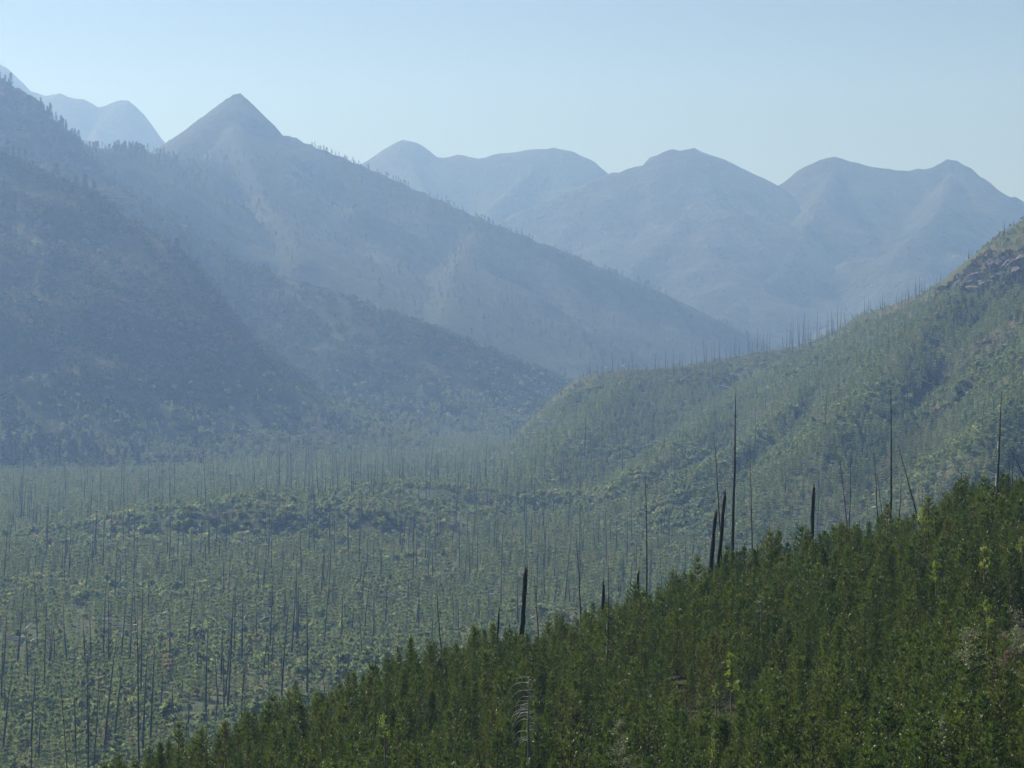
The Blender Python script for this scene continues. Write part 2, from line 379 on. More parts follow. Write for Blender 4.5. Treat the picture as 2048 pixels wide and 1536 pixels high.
# ----------------------------------------------------------------- plants
def tri_cloud(centres, axes, length, width, rng, spread=1.0):
    """slender triangles pointing along axes"""
    n = len(centres)
    L = length * rng.uniform(.7, 1.3, (n, 1)); w = width * rng.uniform(.7, 1.3, (n, 1))
    ax = axes / (np.linalg.norm(axes, axis=1, keepdims=True) + 1e-9)
    side = np.cross(ax, rng.normal(size=(n, 3))); side /= np.linalg.norm(side, axis=1, keepdims=True) + 1e-9
    a = centres - side * w; b = centres + side * w; c = centres + ax * L
    return np.stack([a, b, c], 1).reshape(-1, 3)
def tris_mesh(name, V, mat):
    return mesh_np(name, V, np.arange(len(V)).reshape(-1, 3), mat)
def leaf_quads(c, size, rng):
    n = len(c); a = rng.normal(size=(n, 3)); a /= np.linalg.norm(a, axis=1, keepdims=True)
    b = np.cross(a, rng.normal(size=(n, 3))); b /= np.linalg.norm(b, axis=1, keepdims=True)
    s = size * rng.uniform(.6, 1.3, (n, 1)); a *= s; b *= s * .8
    V = np.stack([c - a, c - b, c + a, c + b], 1).reshape(-1, 3)
    return V, np.arange(len(V)).reshape(-1, 4)

def tube_mesh(name, paths, mat, sides=6, cap=True):
    """paths: list of (points, radii)"""
    V = []; Q = []
    for pts, rad in paths:
        pts = np.asarray(pts, float); m = len(pts); base = len(V)
        for i in range(m):
            t = pts[min(i + 1, m - 1)] - pts[max(i - 1, 0)]; t /= np.linalg.norm(t) + 1e-9
            u = np.cross(t, (0.31, 0.87, 0.2) if abs(t[1]) < .8 else (1, 0, 0)); u /= np.linalg.norm(u); v = np.cross(t, u)
            for k in range(sides):
                a = 2 * math.pi * k / sides
                V.append(pts[i] + rad[i] * (math.cos(a) * u + math.sin(a) * v))
        for i in range(m - 1):
            for k in range(sides):
                k2 = (k + 1) % sides
                Q.append((base + i * sides + k, base + i * sides + k2, base + (i + 1) * sides + k2, base + (i + 1) * sides + k))
        for e in (0, m - 1):
            for k in range(1, sides - 1, 2):
                o = base + e * sides
                Q.append((o, o + k, o + k + 1, o + (k + 2) % sides))
    return mesh_np(name, np.array(V), np.array(Q), mat)

def pine_meshes(seed, h=6.0, wide=1.0, gap=0.36):
    """young pine: whorls of up-curved limbs carrying bottle-brush shoots"""
    r = np.random.default_rng(seed)
    C = []; A = []; TI = []; limbs = []
    lean = r.normal(0, .012, 2)
    def axis(z): return np.array([lean[0] * z, lean[1] * z, z])
    trunk = ([axis(z) for z in np.linspace(-.6, h, 7)], list(np.linspace(.085, .012, 7)))
    def shoot(p, d, L, n):
        d = d / np.linalg.norm(d)
        t = r.uniform(.05, 1, n)[:, None]
        rad = r.normal(size=(n, 3)); rad -= (rad @ d)[:, None] * d; rad /= np.linalg.norm(rad, axis=1, keepdims=True)
        C.append(p + t * d * L); A.append(d * .9 + rad * .7); TI.append(np.full(n, r.uniform(.1, .8)) * (.6 + .4 * t[:, 0]))
    z = 0.25
    while z < h - .35:
        f = z / h
        R = wide * (1.12 * (1 - f) ** 1.08 + .09) * (0.6 + .4 * min(1, f / .18)) * r.uniform(.8, 1.18)
        nb = r.integers(5, 8) if f < .85 else r.integers(4, 6)
        ph = r.uniform(0, 6.28)
        for b in range(nb):
            a = ph + b * 6.283 / nb + r.normal(0, .22)
            Rb = R * r.uniform(.65, 1.2)
            out_ = np.array([math.cos(a), math.sin(a), 0])
            rise = r.uniform(.35, .7) + .5 * f
            K = max(3, int(Rb / .2))
            pts = []
            for i in range(K + 1):
                t = i / K
                pts.append(axis(z) + out_ * Rb * t + np.array([0, 0, rise * Rb * t ** 1.6 * .9 - .05 * Rb * math.sin(3 * t)]))
            limbs.append((pts[::max(1, K // 3)], None))
            for i in range(1, K + 1):
                t = i / K
                if t < .25 and f < .5: continue
                d = out_ * (.5 + .3 * t) + np.array([0, 0, .75 + .35 * t])
                if i == K:
                    shoot(pts[i], d + np.array([0, 0, .4]), .34, 13)
                else:
                    side = np.array([-out_[1], out_[0], 0])
                    for s_ in (-1, 1):
                        if r.random() < .86:
                            shoot(pts[i] + r.normal(0, .03, 3), d * .8 + side * s_ * r.uniform(.3, .9) + np.array([0, 0, r.uniform(0, .5)]), r.uniform(.18, .32), 8)
        z += gap * r.uniform(.8, 1.2)
    shoot(axis(h - .35), np.array([0, 0, 1.]), .65, 26)
    for k in range(5):
        a = r.uniform(0, 6.28); shoot(axis(h - .5), np.array([math.cos(a) * .5, math.sin(a) * .5, 1]), .38, 12)
    C = np.concatenate(C); A = np.concatenate(A)
    V = tri_cloud(C, A, .15, .027, r)
    crown = tris_mesh('pine_crown', V, M_pine)
    ti = np.repeat(np.concatenate(TI)[:, None], 3, 1); ti[:, 2] = np.minimum(1, ti[:, 2] + .3)
    at = crown.attributes.new('tint', 'FLOAT', 'POINT'); at.data.foreach_set('value', ti.ravel().astype(np.float32))
    paths = [trunk]
    for pts, _ in limbs:
        paths.append((pts, list(np.linspace(.02, .008, len(pts)))))
    tr = tube_mesh('pine_trunk', paths[:1], M_bark, 6)
    lb = tube_mesh('pine_limbs', paths[1:], M_bark, 3)
    return crown, tr, lb

def simple_conifer(seed, h, R, tufts, mat, L, w, name, droop=0.1, gapf=0.0):
    r = np.random.default_rng(seed)
    f = r.uniform(0, 1, tufts) ** .85
    lay = np.round(f * h / .9) * .9 / h
    f = np.clip(f * .45 + lay * .55, 0.02, .99)
    a = r.uniform(0, 6.283, tufts)
    prof = R * (1 - f) ** .9 * (1 + .25 * np.sin(a * 3 + seed) * r.uniform(.4, 1, tufts))
    rr = prof * np.sqrt(r.uniform(.05, 1, tufts))
    C = np.stack([np.cos(a) * rr, np.sin(a) * rr, f * h], 1)
    A = np.stack([np.cos(a), np.sin(a), r.normal(.45 - droop, .35, tufts)], 1)
    V = tri_cloud(C, A, L, w, r)
    top = tri_cloud(np.array([[0, 0, h * .9]] * 6), np.array([[r.normal(0, .15), r.normal(0, .15), 1] for _ in range(6)]), h * .12, w * .5, r)
    # trunk as a slender three sided cone
    t = []
    for k in range(3):
        a0, a1 = k * 2.094, (k + 1) * 2.094; q = h * .016
        t += [[math.cos(a0) * q, math.sin(a0) * q, -.8], [math.cos(a1) * q, math.sin(a1) * q, -.8], [0, 0, h * .97]]
    return tris_mesh(name, np.concatenate([V, top, np.array(t)]), mat)
def bush(seed, h, R, n, mat, size, name):
    r = np.random.default_rng(seed)
    k = r.integers(5, 9); cc = np.stack([r.normal(0, R * .45, k), r.normal(0, R * .45, k), h * r.uniform(.3, .85, k)], 1); cr = R * r.uniform(.35, .6, k)
    i = r.integers(0, k, n); d = r.normal(size=(n, 3)); d /= np.linalg.norm(d, axis=1, keepdims=True)
    c = cc[i] + d * (cr[i] * r.uniform(.6, 1.05, n))[:, None]
    c[:, 2] = np.abs(c[:, 2])
    V = tri_cloud(c - d * size * .3, d + r.normal(0, .8, (n, 3)), size, size * .55, r)
    return tris_mesh(name, V, mat)

PINES = [pine_meshes(100 + i, h, w) for i, (h, w) in enumerate([(6.0, 1.0), (5.6, 1.12), (6.4, .92), (5.2, 1.05), (6.8, .98), (4.8, 1.2)])]

# --- GN scatter: one stuff object whose points carry plants
def scatter(name, pts, scl, rot, idx, protos, label, extra=None):
    me = bpy.data.meshes.new(name); me.vertices.add(len(pts)); me.vertices.foreach_set('co', np.asarray(pts, np.float32).ravel())
    for nm, arr in (('plant_scale', scl), ('plant_rot', rot)):
        at = me.attributes.new(nm, 'FLOAT_VECTOR', 'POINT'); at.data.foreach_set('vector', np.asarray(arr, np.float32).ravel())
    at = me.attributes.new('plant_kind', 'INT', 'POINT'); at.data.foreach_set('value', np.asarray(idx, np.int32))
    o = add(name, me, label=label, kind='stuff')
    g = bpy.data.node_groups.new(name + '_nodes', 'GeometryNodeTree')
    g.interface.new_socket('Geometry', in_out='INPUT', socket_type='NodeSocketGeometry')
    g.interface.new_socket('Geometry', in_out='OUTPUT', socket_type='NodeSocketGeometry')
    n, l = g.nodes, g.links
    gi = n.new('NodeGroupInput'); go = n.new('NodeGroupOutput'); j = n.new('GeometryNodeJoinGeometry')
    def attr(nm, t):
        a = n.new('GeometryNodeInputNamedAttribute'); a.data_type = t; a.inputs['Name'].default_value = nm; return a.outputs['Attribute']
    s_, r_, k_ = attr('plant_scale', 'FLOAT_VECTOR'), attr('plant_rot', 'FLOAT_VECTOR'), attr('plant_kind', 'INT')
    e2r = n.new('FunctionNodeEulerToRotation'); l.new(r_, e2r.inputs[0])
    for k, plist in enumerate(protos):
        cmp_ = n.new('FunctionNodeCompare'); cmp_.data_type = 'INT'; cmp_.operation = 'EQUAL'
        l.new(k_, cmp_.inputs[2]); cmp_.inputs[3].default_value = k
        for po in (plist if isinstance(plist, (list, tuple)) else [plist]):
            oi = n.new('GeometryNodeObjectInfo'); oi.inputs['Object'].default_value = po; oi.inputs['As Instance'].default_value = False
            ip = n.new('GeometryNodeInstanceOnPoints')
            l.new(gi.outputs[0], ip.inputs['Points']); l.new(cmp_.outputs[0], ip.inputs['Selection'])
            l.new(oi.outputs['Geometry'], ip.inputs['Instance']); l.new(e2r.outputs[0], ip.inputs['Rotation']); l.new(s_, ip.inputs['Scale'])
            l.new(ip.outputs[0], j.inputs[0])
    l.new(j.outputs[0], go.inputs[0])
    md = o.modifiers.new('scatter', 'NODES'); md.node_group = g
    return o

def jitter_grid(x0, x1, y0, y1, s, rng):
    xs, ys = np.meshgrid(np.arange(x0, x1, s), np.arange(y0, y1, s))
    xs = xs.ravel() + rng.uniform(-.5, .5, xs.size) * s; ys = ys.ravel() + rng.uniform(-.5, .5, ys.size) * s
    return xs, ys
def in_view(x, y, m=140):
    px = CX + x / y * F
    return (px > -m) & (px < 2048 + m)
def slope_normal_ok(fn, x, y, z): pass

# ----------------------------------------------------------------- foreground pines
r0 = np.random.default_rng(21)
gx, gy = jitter_grid(-75, 150, 88, 300, 1.95, r0)
pxs = CX + gx / gy * F
yc = np.interp(gx, _fx, _fy)
m = (pxs > -200) & (pxs < 2620) & (gy < yc + 26)
gx, gy = gx[m], gy[m]; gz = front_h0(gx, gy); pxs = CX + gx / gy * F; pyg = HY + (CAMZ - gz) / gy * F
hs = r0.normal(5.2, .95, len(gx)) + 1.0 * fbm(gx, gy, 14, 2, 91)
hs = np.clip(hs, 2.6, 7.4)
tops = HY + (CAMZ - gz - hs) / gy * F
# keep clear: shrub patch at the right edge, a few small gaps with deep shade
keep = tops < 1600
keep &= ~((np.abs(pxs - 2035) < 55) & (np.abs(pyg - 1310) < 70))
CLEAR = [(1462, 1390, 152, 24), (1240, 1530, 142, 40), (1888, 1540, 138, 28), (1975, 1260, 165, 22), (1968, 1140, 200, 20), (1872, 1165, 200, 18), (1845, 1075, 255, 24), (1522, 1235, 190, 14), (770, 1490, 160, 16),
         (1940, 1330, 152, 45), (2030, 1320, 152, 60), (1425, 1530, 140, 14), (1057, 1480, 168, 38)]
for a_, b_, D_, w_ in CLEAR:
    keep &= ~((np.abs(pxs - a_) < w_) & (gy < D_ + 1.5) & (tops < b_ - 8) & (pyg > b_ - 30))
keep &= r0.random(len(gx)) > .15
keep &= fbm(gx, gy, 8, 2, 95) < .47
gx, gy, gz, hs, pxs, pyg, tops = [a[keep] for a in (gx, gy, gz, hs, pxs, pyg, tops)]
order = np.argsort(gy)
behind = gy > np.interp(gx, _fx, _fy) - 8
print('foreground pines', len(gx))
ki = r0.integers(0, 6, len(gx)); protoh = np.array([6.0, 5.6, 6.4, 5.2, 6.8, 4.8])
sc = hs / protoh[ki]
rz = r0.uniform(0, 6.28, len(gx))
# individuals: those on the crest that make the skyline, then the nearest
vis = (pxs > 0) & (pxs < 2048) & (tops < 1500)
score = np.where(vis, 1e3 - gy, -1e9) + np.where(behind & (gy < np.interp(gx, _fx, _fy) + 6), 90, 0)
indiv = np.argsort(-score)[:290]
isind = np.zeros(len(gx), bool); isind[indiv] = True
PROTO = []
sc = sc * FSC; wx_, wy_, wz_ = gx * FSC, gy * FSC, CAMZ + FSC * (gz - CAMZ)
PG = {'crest': ('young green pine on the crest of the foreground slope, against the hazy valley', 'young pines along the crest of the foreground slope'),
      'right': ('young green pine in the dense stand at the lower right of the foreground slope', 'young pines at the lower right of the foreground slope'),
      'mid': ('young green pine in the dense stand at the bottom middle of the foreground slope', 'young pines at the bottom middle of the foreground slope'),
      'left': ('young green pine low on the left end of the foreground slope', 'young pines at the left end of the foreground slope')}
for i in indiv:
    k = ki[i]
    zone = 'crest' if behind[i] else ('right' if pxs[i] > 1400 else ('mid' if pxs[i] > 800 else 'left'))
    while len(PROTO) <= k and len(PROTO) < 6: PROTO.append(None)
    loc = (wx_[i], wy_[i], wz_[i]); s3 = (sc[i] * r0.uniform(.88, 1.15),) * 2 + (sc[i],)
    if PROTO[k] is None:
        e = add('young_pine', None, loc=loc, rot=(0, 0, rz[i]), scale=s3, label=PG[zone][0], cat='pine tree', group=PG[zone][1])
        a = add('crown', PINES[k][0], e); b = add('trunk', PINES[k][1], e); c = add('limbs', PINES[k][2], e); c['kind'] = 'stuff'
        PROTO[k] = e
    else:
        copy_to(PROTO[k], loc, rz[i], s3, PG[zone][0], PG[zone][1])
rest = ~isind
scatter('pine_stand', np.stack([wx_, wy_, wz_], 1)[rest], np.stack([sc, sc, sc], 1)[rest], np.stack([0 * rz, 0 * rz, rz], 1)[rest], ki[rest],
        [[c for c in p.children] for p in PROTO], 'remaining young pines filling the foreground slope')

# ----------------------------------------------------------------- mid-distance regrowth
SAPM = [simple_conifer(200, 5.0, 1.05, 210, M_sap, .62, .15, 'sapling_crown', -.3), simple_conifer(201, 4.0, 1.15, 200, M_sap, .62, .16, 'sapling_crown', -.3),
        bush(202, 3.8, 1.35, 200, M_sap, .55, 'sapling_crown'), bush(203, 2.6, 1.6, 200, M_sap, .55, 'sapling_crown')]
BRM = [bush(210, 3.0, 2.6, 110, M_brush, 1.2, 'brush'), bush(211, 2.4, 3.2, 110, M_brush, 1.2, 'brush'), bush(212, 1.6, 2.8, 110, M_heath, .9, 'heath')]
SPM = [simple_conifer(220, 16, 2.6, 170, M_spruce, 1.9, .55, 'spruce_crown', .5), simple_conifer(221, 13, 2.1, 150, M_spruce, 1.7, .5, 'spruce_crown', .5),
       simple_conifer(222, 19, 2.9, 180, M_spruce, 2.0, .6, 'spruce_crown', .5)]

def snag_mesh(seed, h, r_base, bend, name, mat, top=.12, twigs=0, sides=6):
    r = np.random.default_rng(seed); m = 8
    pts = [np.array([bend * (t ** 2) * h + r.normal(0, .02) * h * .02, r.normal(0, .02), t * h - (.8 if t == 0 else 0)]) for t in np.linspace(0, 1, m)]
    rad = [r_base * (1 - (1 - top) * t) for t in np.linspace(0, 1, m)]
    paths = [(pts, rad)]
    for k in range(twigs):
        t = r.uniform(.25, .95); a = r.uniform(0, 6.28); p = np.array([bend * t * t * h, 0, t * h]); L = r.uniform(.3, 1.1)
        d = np.array([math.cos(a), math.sin(a), r.uniform(-.5, .4)])
        paths.append(([p, p + d * L * .5, p + d * L + np.array([0, 0, -.1 * L])], [.035, .025, .01]))
    return tube_mesh(name, paths, mat, sides)
SNM = [snag_mesh(300 + i, 24, .30, b, 'snag_trunk', M_snag, .2, tw, 5) for i, (b, tw) in enumerate([(0, 6), (.015, 10), (-.02, 4), (.03, 8)])]

GROUPS = {
 'valley': ('bare grey dead trunk standing in the green regrowth of the valley floor', 'dead trunks standing on the valley floor'),
 'ridge': ('bare dead trunk standing on the crest of the right hill', 'dead trunks along the crest of the right hill'),
 'face': ('thin bare dead trunk standing on the green face of the right hill', 'dead trunks on the face of the right hill'),
}
snag_proto = [None] * 4
nsn = 0
def place_snag(x, y, z, h, lean, zone, k=None, thick=1.0, label=None):
    global nsn
    k = random.randrange(4) if k is None else k
    lab, grp = GROUPS[zone]; s = h / 24
    if snag_proto[k] is None:
        o = add('dead_tree', SNM[k], label=lab, cat='dead tree', group=grp); snag_proto[k] = o
    else:
        o = snag_proto[k].copy(); COL.objects.link(o); o['label'] = lab; o['group'] = grp
    o.location = (x, y, z); o.rotation_euler = (random.gauss(0, .01), lean, random.choice([0, math.pi]) if abs(lean) < .01 else 0)
    th = (0.75 + 0.25 * s) * thick
    o.scale = (th, th, s); nsn += 1
    if label: o['label'] = label
    return o

# crest of the right hill: positions read off the photo (px, top, base)
rid = [(1350 + a / 2.934, 400 + b / 2.934, 400 + c / 2.934) for a, b, c in
 [(28, 870, 965), (42, 872, 960), (98, 900, 955), (127, 848, 955), (174, 800, 945), (184, 850, 945), (222, 850, 1060), (232, 822, 940), (262, 795, 930), (305, 860, 918), (322, 865, 915), (350, 790, 910), (377, 820, 905),
  (430, 765, 895), (440, 810, 892), (452, 825, 890), (482, 742, 880), (508, 830, 875), (523, 770, 870), (540, 775, 865), (556, 800, 862), (634, 780, 850), (655, 745, 845), (672, 680, 842), (690, 675, 840), (684, 760, 838), (727, 685, 830),
  (732, 720, 830), (747, 665, 825), (758, 650, 822), (765, 745, 822), (781, 700, 815), (797, 745, 810), (833, 645, 800), (845, 705, 797), (858, 770, 793), (888, 712, 775), (899, 645, 770), (920, 640, 755), (925, 690, 750), (936, 690, 745), (955, 610, 735),
  (972, 630, 720), (998, 650, 700), (1115, 568, 635), (1125, 600, 632), (1137, 575, 632), (1150, 590, 628), (1205, 580, 622), (1217, 535, 620), (1230, 590, 615), (1297, 540, 600), (1312, 560, 595), (1328, 530, 590), (1350, 510, 575), (1368, 480, 560), (1372, 520, 557),
  (1408, 458, 545), (1416, 480, 540), (1435, 435, 560), (1447, 480, 535), (1455, 500, 530), (1467, 465, 520), (1555, 420, 485), (1722, 330, 390), (1727, 285, 388), (1743, 300, 365), (1836, 280, 305), (1848, 255, 295), (1908, 215, 250), (1927, 125, 235), (1934, 120, 225), (1950, 175, 215), (1984, 135, 165)]]
rid += [(650 + a / 2.926, 450 + b / 2.926, 450 + c / 2.926) for a, b, c in
 [(1085, 1155, 1260), (1105, 1130, 1225), (1120, 1190, 1220), (1200, 1040, 1155), (1228, 1050, 1120), (1300, 980, 1060), (1382, 915, 1010), (1356, 980, 1015), (1462, 925, 960), (1490, 865, 925), (1513, 870, 905), (1550, 770, 870), (1592, 800, 850),
  (1622, 770, 940), (1684, 750, 850), (1716, 785, 825), (1800, 710, 830), (1775, 805, 830), (1828, 800, 835), (1878, 800, 835), (1933, 740, 830), (1953, 765, 830), (1993, 705, 825), (2003, 780, 825), (2038, 715, 900), (905, 1290, 1370), (925, 1285, 1350), (965, 1290, 1345)]]
cr = [P(*q) for q in R_CREST]
crpx = [q[0] for q in R_CREST]; crpy = [q[1] for q in R_CREST]; crD = [q[2] for q in R_CREST]
for a, b, c in rid:
    D = float(np.interp(a, crpx, crD)) - random.uniform(2, 14)
    if c > np.interp(a, crpx, crpy) + 14:
        hp = hit(a, c); D = hp[1] if hp else D
    x = (a - CX) / F * D; z = float(Hmid(np.array([x]), np.array([D]))[0])
    top = CAMZ - (b - HY) / F * D
    hgt = max(5, top - z)
    place_snag(x, D, z, hgt, random.gauss(0, .025), 'ridge', thick=1.15)

# snags told apart in the valley, read off the photo (px top, py top, px base, py base)
V1 = [(a / 2.866, 1000 + b / 2.866, c / 2.866, 1000 + d / 2.866) for a, b, c, d in
 [(47, 110, 20, 480), (80, 0, 72, 180), (195, 0, 188, 150), (233, 0, 226, 190), (105, 380, 96, 490), (245, 300, 235, 450), (362, 0, 352, 160), (410, 195, 392, 450), (357, 230, 354, 455), (375, 170, 372, 400), (386, 80, 384, 350), (512, 250, 488, 550),
  (516, 0, 500, 130), (468, 0, 455, 125), (556, 90, 545, 330), (562, 90, 530, 350), (600, 60, 588, 410), (680, 0, 675, 90), (690, 0, 688, 80), (782, 260, 762, 460), (697, 330, 688, 520), (672, 440, 665, 540), (730, 500, 692, 920), (605, 490, 590, 930), (632, 520, 620, 960),
  (134, 490, 100, 960), (345, 600, 390, 975), (292, 740, 288, 1000), (314, 715, 312, 945), (427, 820, 422, 1000), (507, 640, 525, 960), (487, 700, 488, 1000), (40, 640, 15, 1040), (18, 760, 5, 1200), (58, 990, 15, 1440), (38, 1030, 20, 1340), (186, 960, 176, 1480), (225, 1250, 222, 1536),
  (438, 1120, 434, 1536), (512, 820, 494, 1536), (648, 790, 590, 1536), (689, 900, 645, 1500), (765, 640, 735, 1000), (835, 880, 818, 1450), (888, 800, 855, 1500), (984, 655, 968, 950), (863, 410, 848, 650), (880, 180, 878, 400), (985, 110, 968, 410), (992, 230, 984, 460), (1045, 300, 1032, 490),
  (1022, 100, 1018, 340), (1108, 430, 1070, 900), (1155, 675, 1145, 850), (1180, 720, 1180, 1290), (1200, 100, 1198, 360), (1182, 190, 1176, 420), (1268, 715, 1268, 1050), (1310, 0, 1290, 340), (1337, 0, 1330, 130), (1350, 520, 1340, 900), (1352, 540, 1300, 1250), (1395, 480, 1385, 960), (1432, 160, 1415, 460),
  (1465, 600, 1472, 850), (1486, 330, 1480, 570), (1523, 250, 1510, 540), (1507, 380, 1505, 560), (1568, 410, 1545, 880), (1414, 830, 1378, 1220), (1536, 760, 1505, 1020), (1640, 580, 1612, 1150), (1635, 480, 1630, 700), (1688, 200, 1680, 380), (1692, 430, 1670, 940), (1708, 350, 1700, 880), (1720, 480, 1705, 900), (1770, 530, 1760, 1130),
  (1850, 250, 1840, 570), (1855, 260, 1848, 560), (1912, 430, 1905, 610), (1962, 480, 1955, 850), (1932, 830, 1935, 1020), (1995, 740, 1985, 900), (1240, 1045, 1238, 1290), (1105, 925, 1100, 980), (1042, 1005, 1040, 1190), (985, 1040, 975, 1360), (998, 1060, 990, 1330), (1085, 1090, 1078, 1350), (1070, 1215, 1068, 1380),
  (575, 1100, 574, 1300), (725, 260, 722, 460), (1625, 240, 1622, 420), (1730, 250, 1728, 470), (930, 300, 926, 470), (450, 330, 447, 470), (165, 300, 162, 420), (205, 240, 200, 400), (320, 400, 318, 460), (1090, 230, 1086, 430), (1240, 120, 1236, 300), (640, 0, 632, 260)]]
V2 = [(700 + a / 2.866, 1000 + b / 2.866, 700 + c / 2.866, 1000 + d / 2.866) for a, b, c, d in
 [(65, 290, 55, 520), (80, 340, 68, 580), (295, 60, 285, 255), (325, 0, 318, 150), (365, 60, 355, 300), (440, 130, 430, 350), (490, 100, 485, 330), (450, 280, 445, 500), (610, 50, 608, 180), (690, 220, 688, 440), (715, 0, 710, 250), (800, 90, 796, 290), (875, 120, 868, 420), (1040, 60, 1036, 300), (1085, 60, 1080, 220),
  (218, 400, 200, 760), (145, 530, 132, 860), (60, 640, 70, 930), (98, 470, 80, 800), (15, 600, 12, 760), (330, 430, 332, 600), (404, 410, 390, 830), (385, 560, 382, 740), (285, 710, 270, 870), (595, 520, 592, 700), (618, 600, 622, 820), (658, 570, 680, 650), (742, 530, 740, 700), (798, 490, 795, 660), (868, 360, 865, 620), (965, 430, 960, 700),
  (1075, 320, 1065, 640), (1110, 540, 1112, 620), (1180, 240, 1170, 480), (1200, 360, 1165, 620), (1540, 400, 1538, 560), (1570, 300, 1568, 480), (1612, 330, 1608, 520), (1635, 210, 1628, 440), (1750, 340, 1745, 470), (1785, 30, 1780, 250), (1455, 100, 1452, 260), (1260, 480, 1258, 620), (1288, 490, 1280, 600), (1145, 210, 1140, 400), (520, 90, 515, 200), (250, 230, 246, 400), (480, 610, 462, 880), (780, 690, 775, 800), (168, 840, 165, 960)]]
V3 = [(650 + a / 2.926, 450 + b / 2.926, 650 + c / 2.926, 450 + d / 2.926) for a, b, c, d in
 [(85, 1330, 82, 1480), (115, 1350, 112, 1480), (188, 1400, 185, 1510), (230, 1390, 225, 1521), (300, 1360, 296, 1500), (335, 1400, 330, 1521), (372, 1250, 370, 1390), (488, 1380, 484, 1521), (496, 1400, 492, 1521), (528, 1370, 525, 1521), (590, 1360, 585, 1521), (605, 1300, 600, 1400), (640, 1395, 636, 1521), (722, 1370, 718, 1510), (765, 1320, 762, 1460),
  (782, 1370, 776, 1521), (816, 1290, 812, 1460), (835, 1400, 830, 1521), (905, 1370, 898, 1510), (1112, 1290, 1106, 1490), (1163, 1190, 1160, 1330), (1152, 1370, 1146, 1521), (1290, 1230, 1285, 1521), (1340, 1240, 1336, 1420), (1380, 1370, 1378, 1521), (1525, 1020, 1520, 1380), (1640, 900, 1636, 940), (1765, 1050, 1760, 1170), (1748, 1240, 1738, 1490), (1815, 1120, 1812, 1290), (1920, 1160, 1910, 1370), (1870, 1180, 1868, 1300)]]
nb = 0
for a, b, c, d in V1 + V2 + V3:
    hp = hit(c, min(d, 1533) + 4)
    if hp is None: continue
    x, D, z = hp
    if d > 1290 and c < 1000 and front_h(np.array([x]), np.array([D]))[0] > z: continue
    top = CAMZ - (b - HY) / F * D
    zone = 'face' if float(LANDS['hill'].h(np.array([x]), np.array([D]))[0]) > valley_h(np.array([x]), np.array([D]))[0] + .5 else 'valley'
    place_snag(x, D, z, max(6, min(top - z, 36)), math.atan2((a - c) / F * D, max(3, top - z)), zone)
print('snags', nsn)

# the remaining distant snags (past the first 300) as one object
r1 = np.random.default_rng(31)
sx, sy = jitter_grid(-520, 430, 470, 1640, 19, r1)
m = in_view(sx, sy, 250); sx, sy = sx[m], sy[m]
den = fbm(sx, sy, 120, 3, 101); hz_ = LANDS['hill'].h(sx, sy); sp_ = LANDS['mountain_spur'].h(sx, sy)
m = (r1.random(len(sx)) < np.clip(.50 + 1.0 * den, .06, .95) * np.where(hz_ > 8, .27, 1) * np.where(sp_ > 6, .1, 1) * np.where(sy > 1250, .4, 1) * np.where(sy < 620, .9, 1))
sx, sy = sx[m], sy[m]; sz = Hmid(sx, sy); n_ = len(sx)
hh = np.clip(r1.normal(19, 6, n_), 6, 30) * np.where(hz_[m] > 8, .8, 1)
scatter('distant_dead_trees', np.stack([sx, sy, sz], 1), np.stack([.8 + 0 * hh, .8 + 0 * hh, hh / 24], 1), np.stack([r1.normal(0, .015, n_), r1.normal(.01, .045, n_), 0 * hh], 1),
        r1.integers(0, 4, n_), [[p] for p in snag_proto], 'remaining bare dead trunks across valley and hill')
print('distant snags', n_)

# saplings: the nearest ones as trees of their own, the rest as ground cover
SAPG = ('pale green young sapling in the regrowth at the near end of the valley floor', 'saplings at the near end of the valley floor')
r2 = np.random.default_rng(41)
vx, vy = jitter_grid(-470, 480, 400, 2500, 2.95, r2)
m = in_view(vx, vy, 120); vx, vy = vx[m], vy[m]
fh = front_h(vx, vy); vz = Hmid(vx, vy); hl = LANDS['hill'].h(vx, vy); sp = LANDS['mountain_spur'].h(vx, vy)
pyv = HY + (CAMZ - vz) / vy * F; pxv = CX + vx / vy * F
dens = .62 + .9 * fbm(vx, vy, 45, 3, 111) + .5 * fbm(vx, vy, 12, 2, 113)
sky_line = np.interp(pxv, [q[0] for q in _SK], [q[1] for q in _SK])
a2 = LANDS['forested_mountain'].h(vx, vy)
m = (r2.random(len(vx)) < np.clip(dens + .45 * (hl > 6), .3, 1) * np.where(vy > 1100, .8, 1)) & (r2.random(len(vx)) > np.maximum(sp, a2) / 45 + .6 * fbm(vx, vy, 40, 2, 119) * (np.maximum(sp, a2) > -3)) & (np.maximum(sp, a2) < 45) & (vz > fh) & (pyv < sky_line + 60)
m &= ~((np.abs(pxv - 800) < 60) & (np.abs(vy - (1345 + 25 * np.sin(vx / 60) - .5 * vx)) < 9))
m &= ~((pxv > 1880) & (pyv > 500) & (pyv < 590) & (r2.random(len(vx)) < .8))
vx, vy, vz, pxv, pyv, hl = [q[m] for q in (vx, vy, vz, pxv, pyv, hl)]
n_ = len(vx); print('saplings', n_)
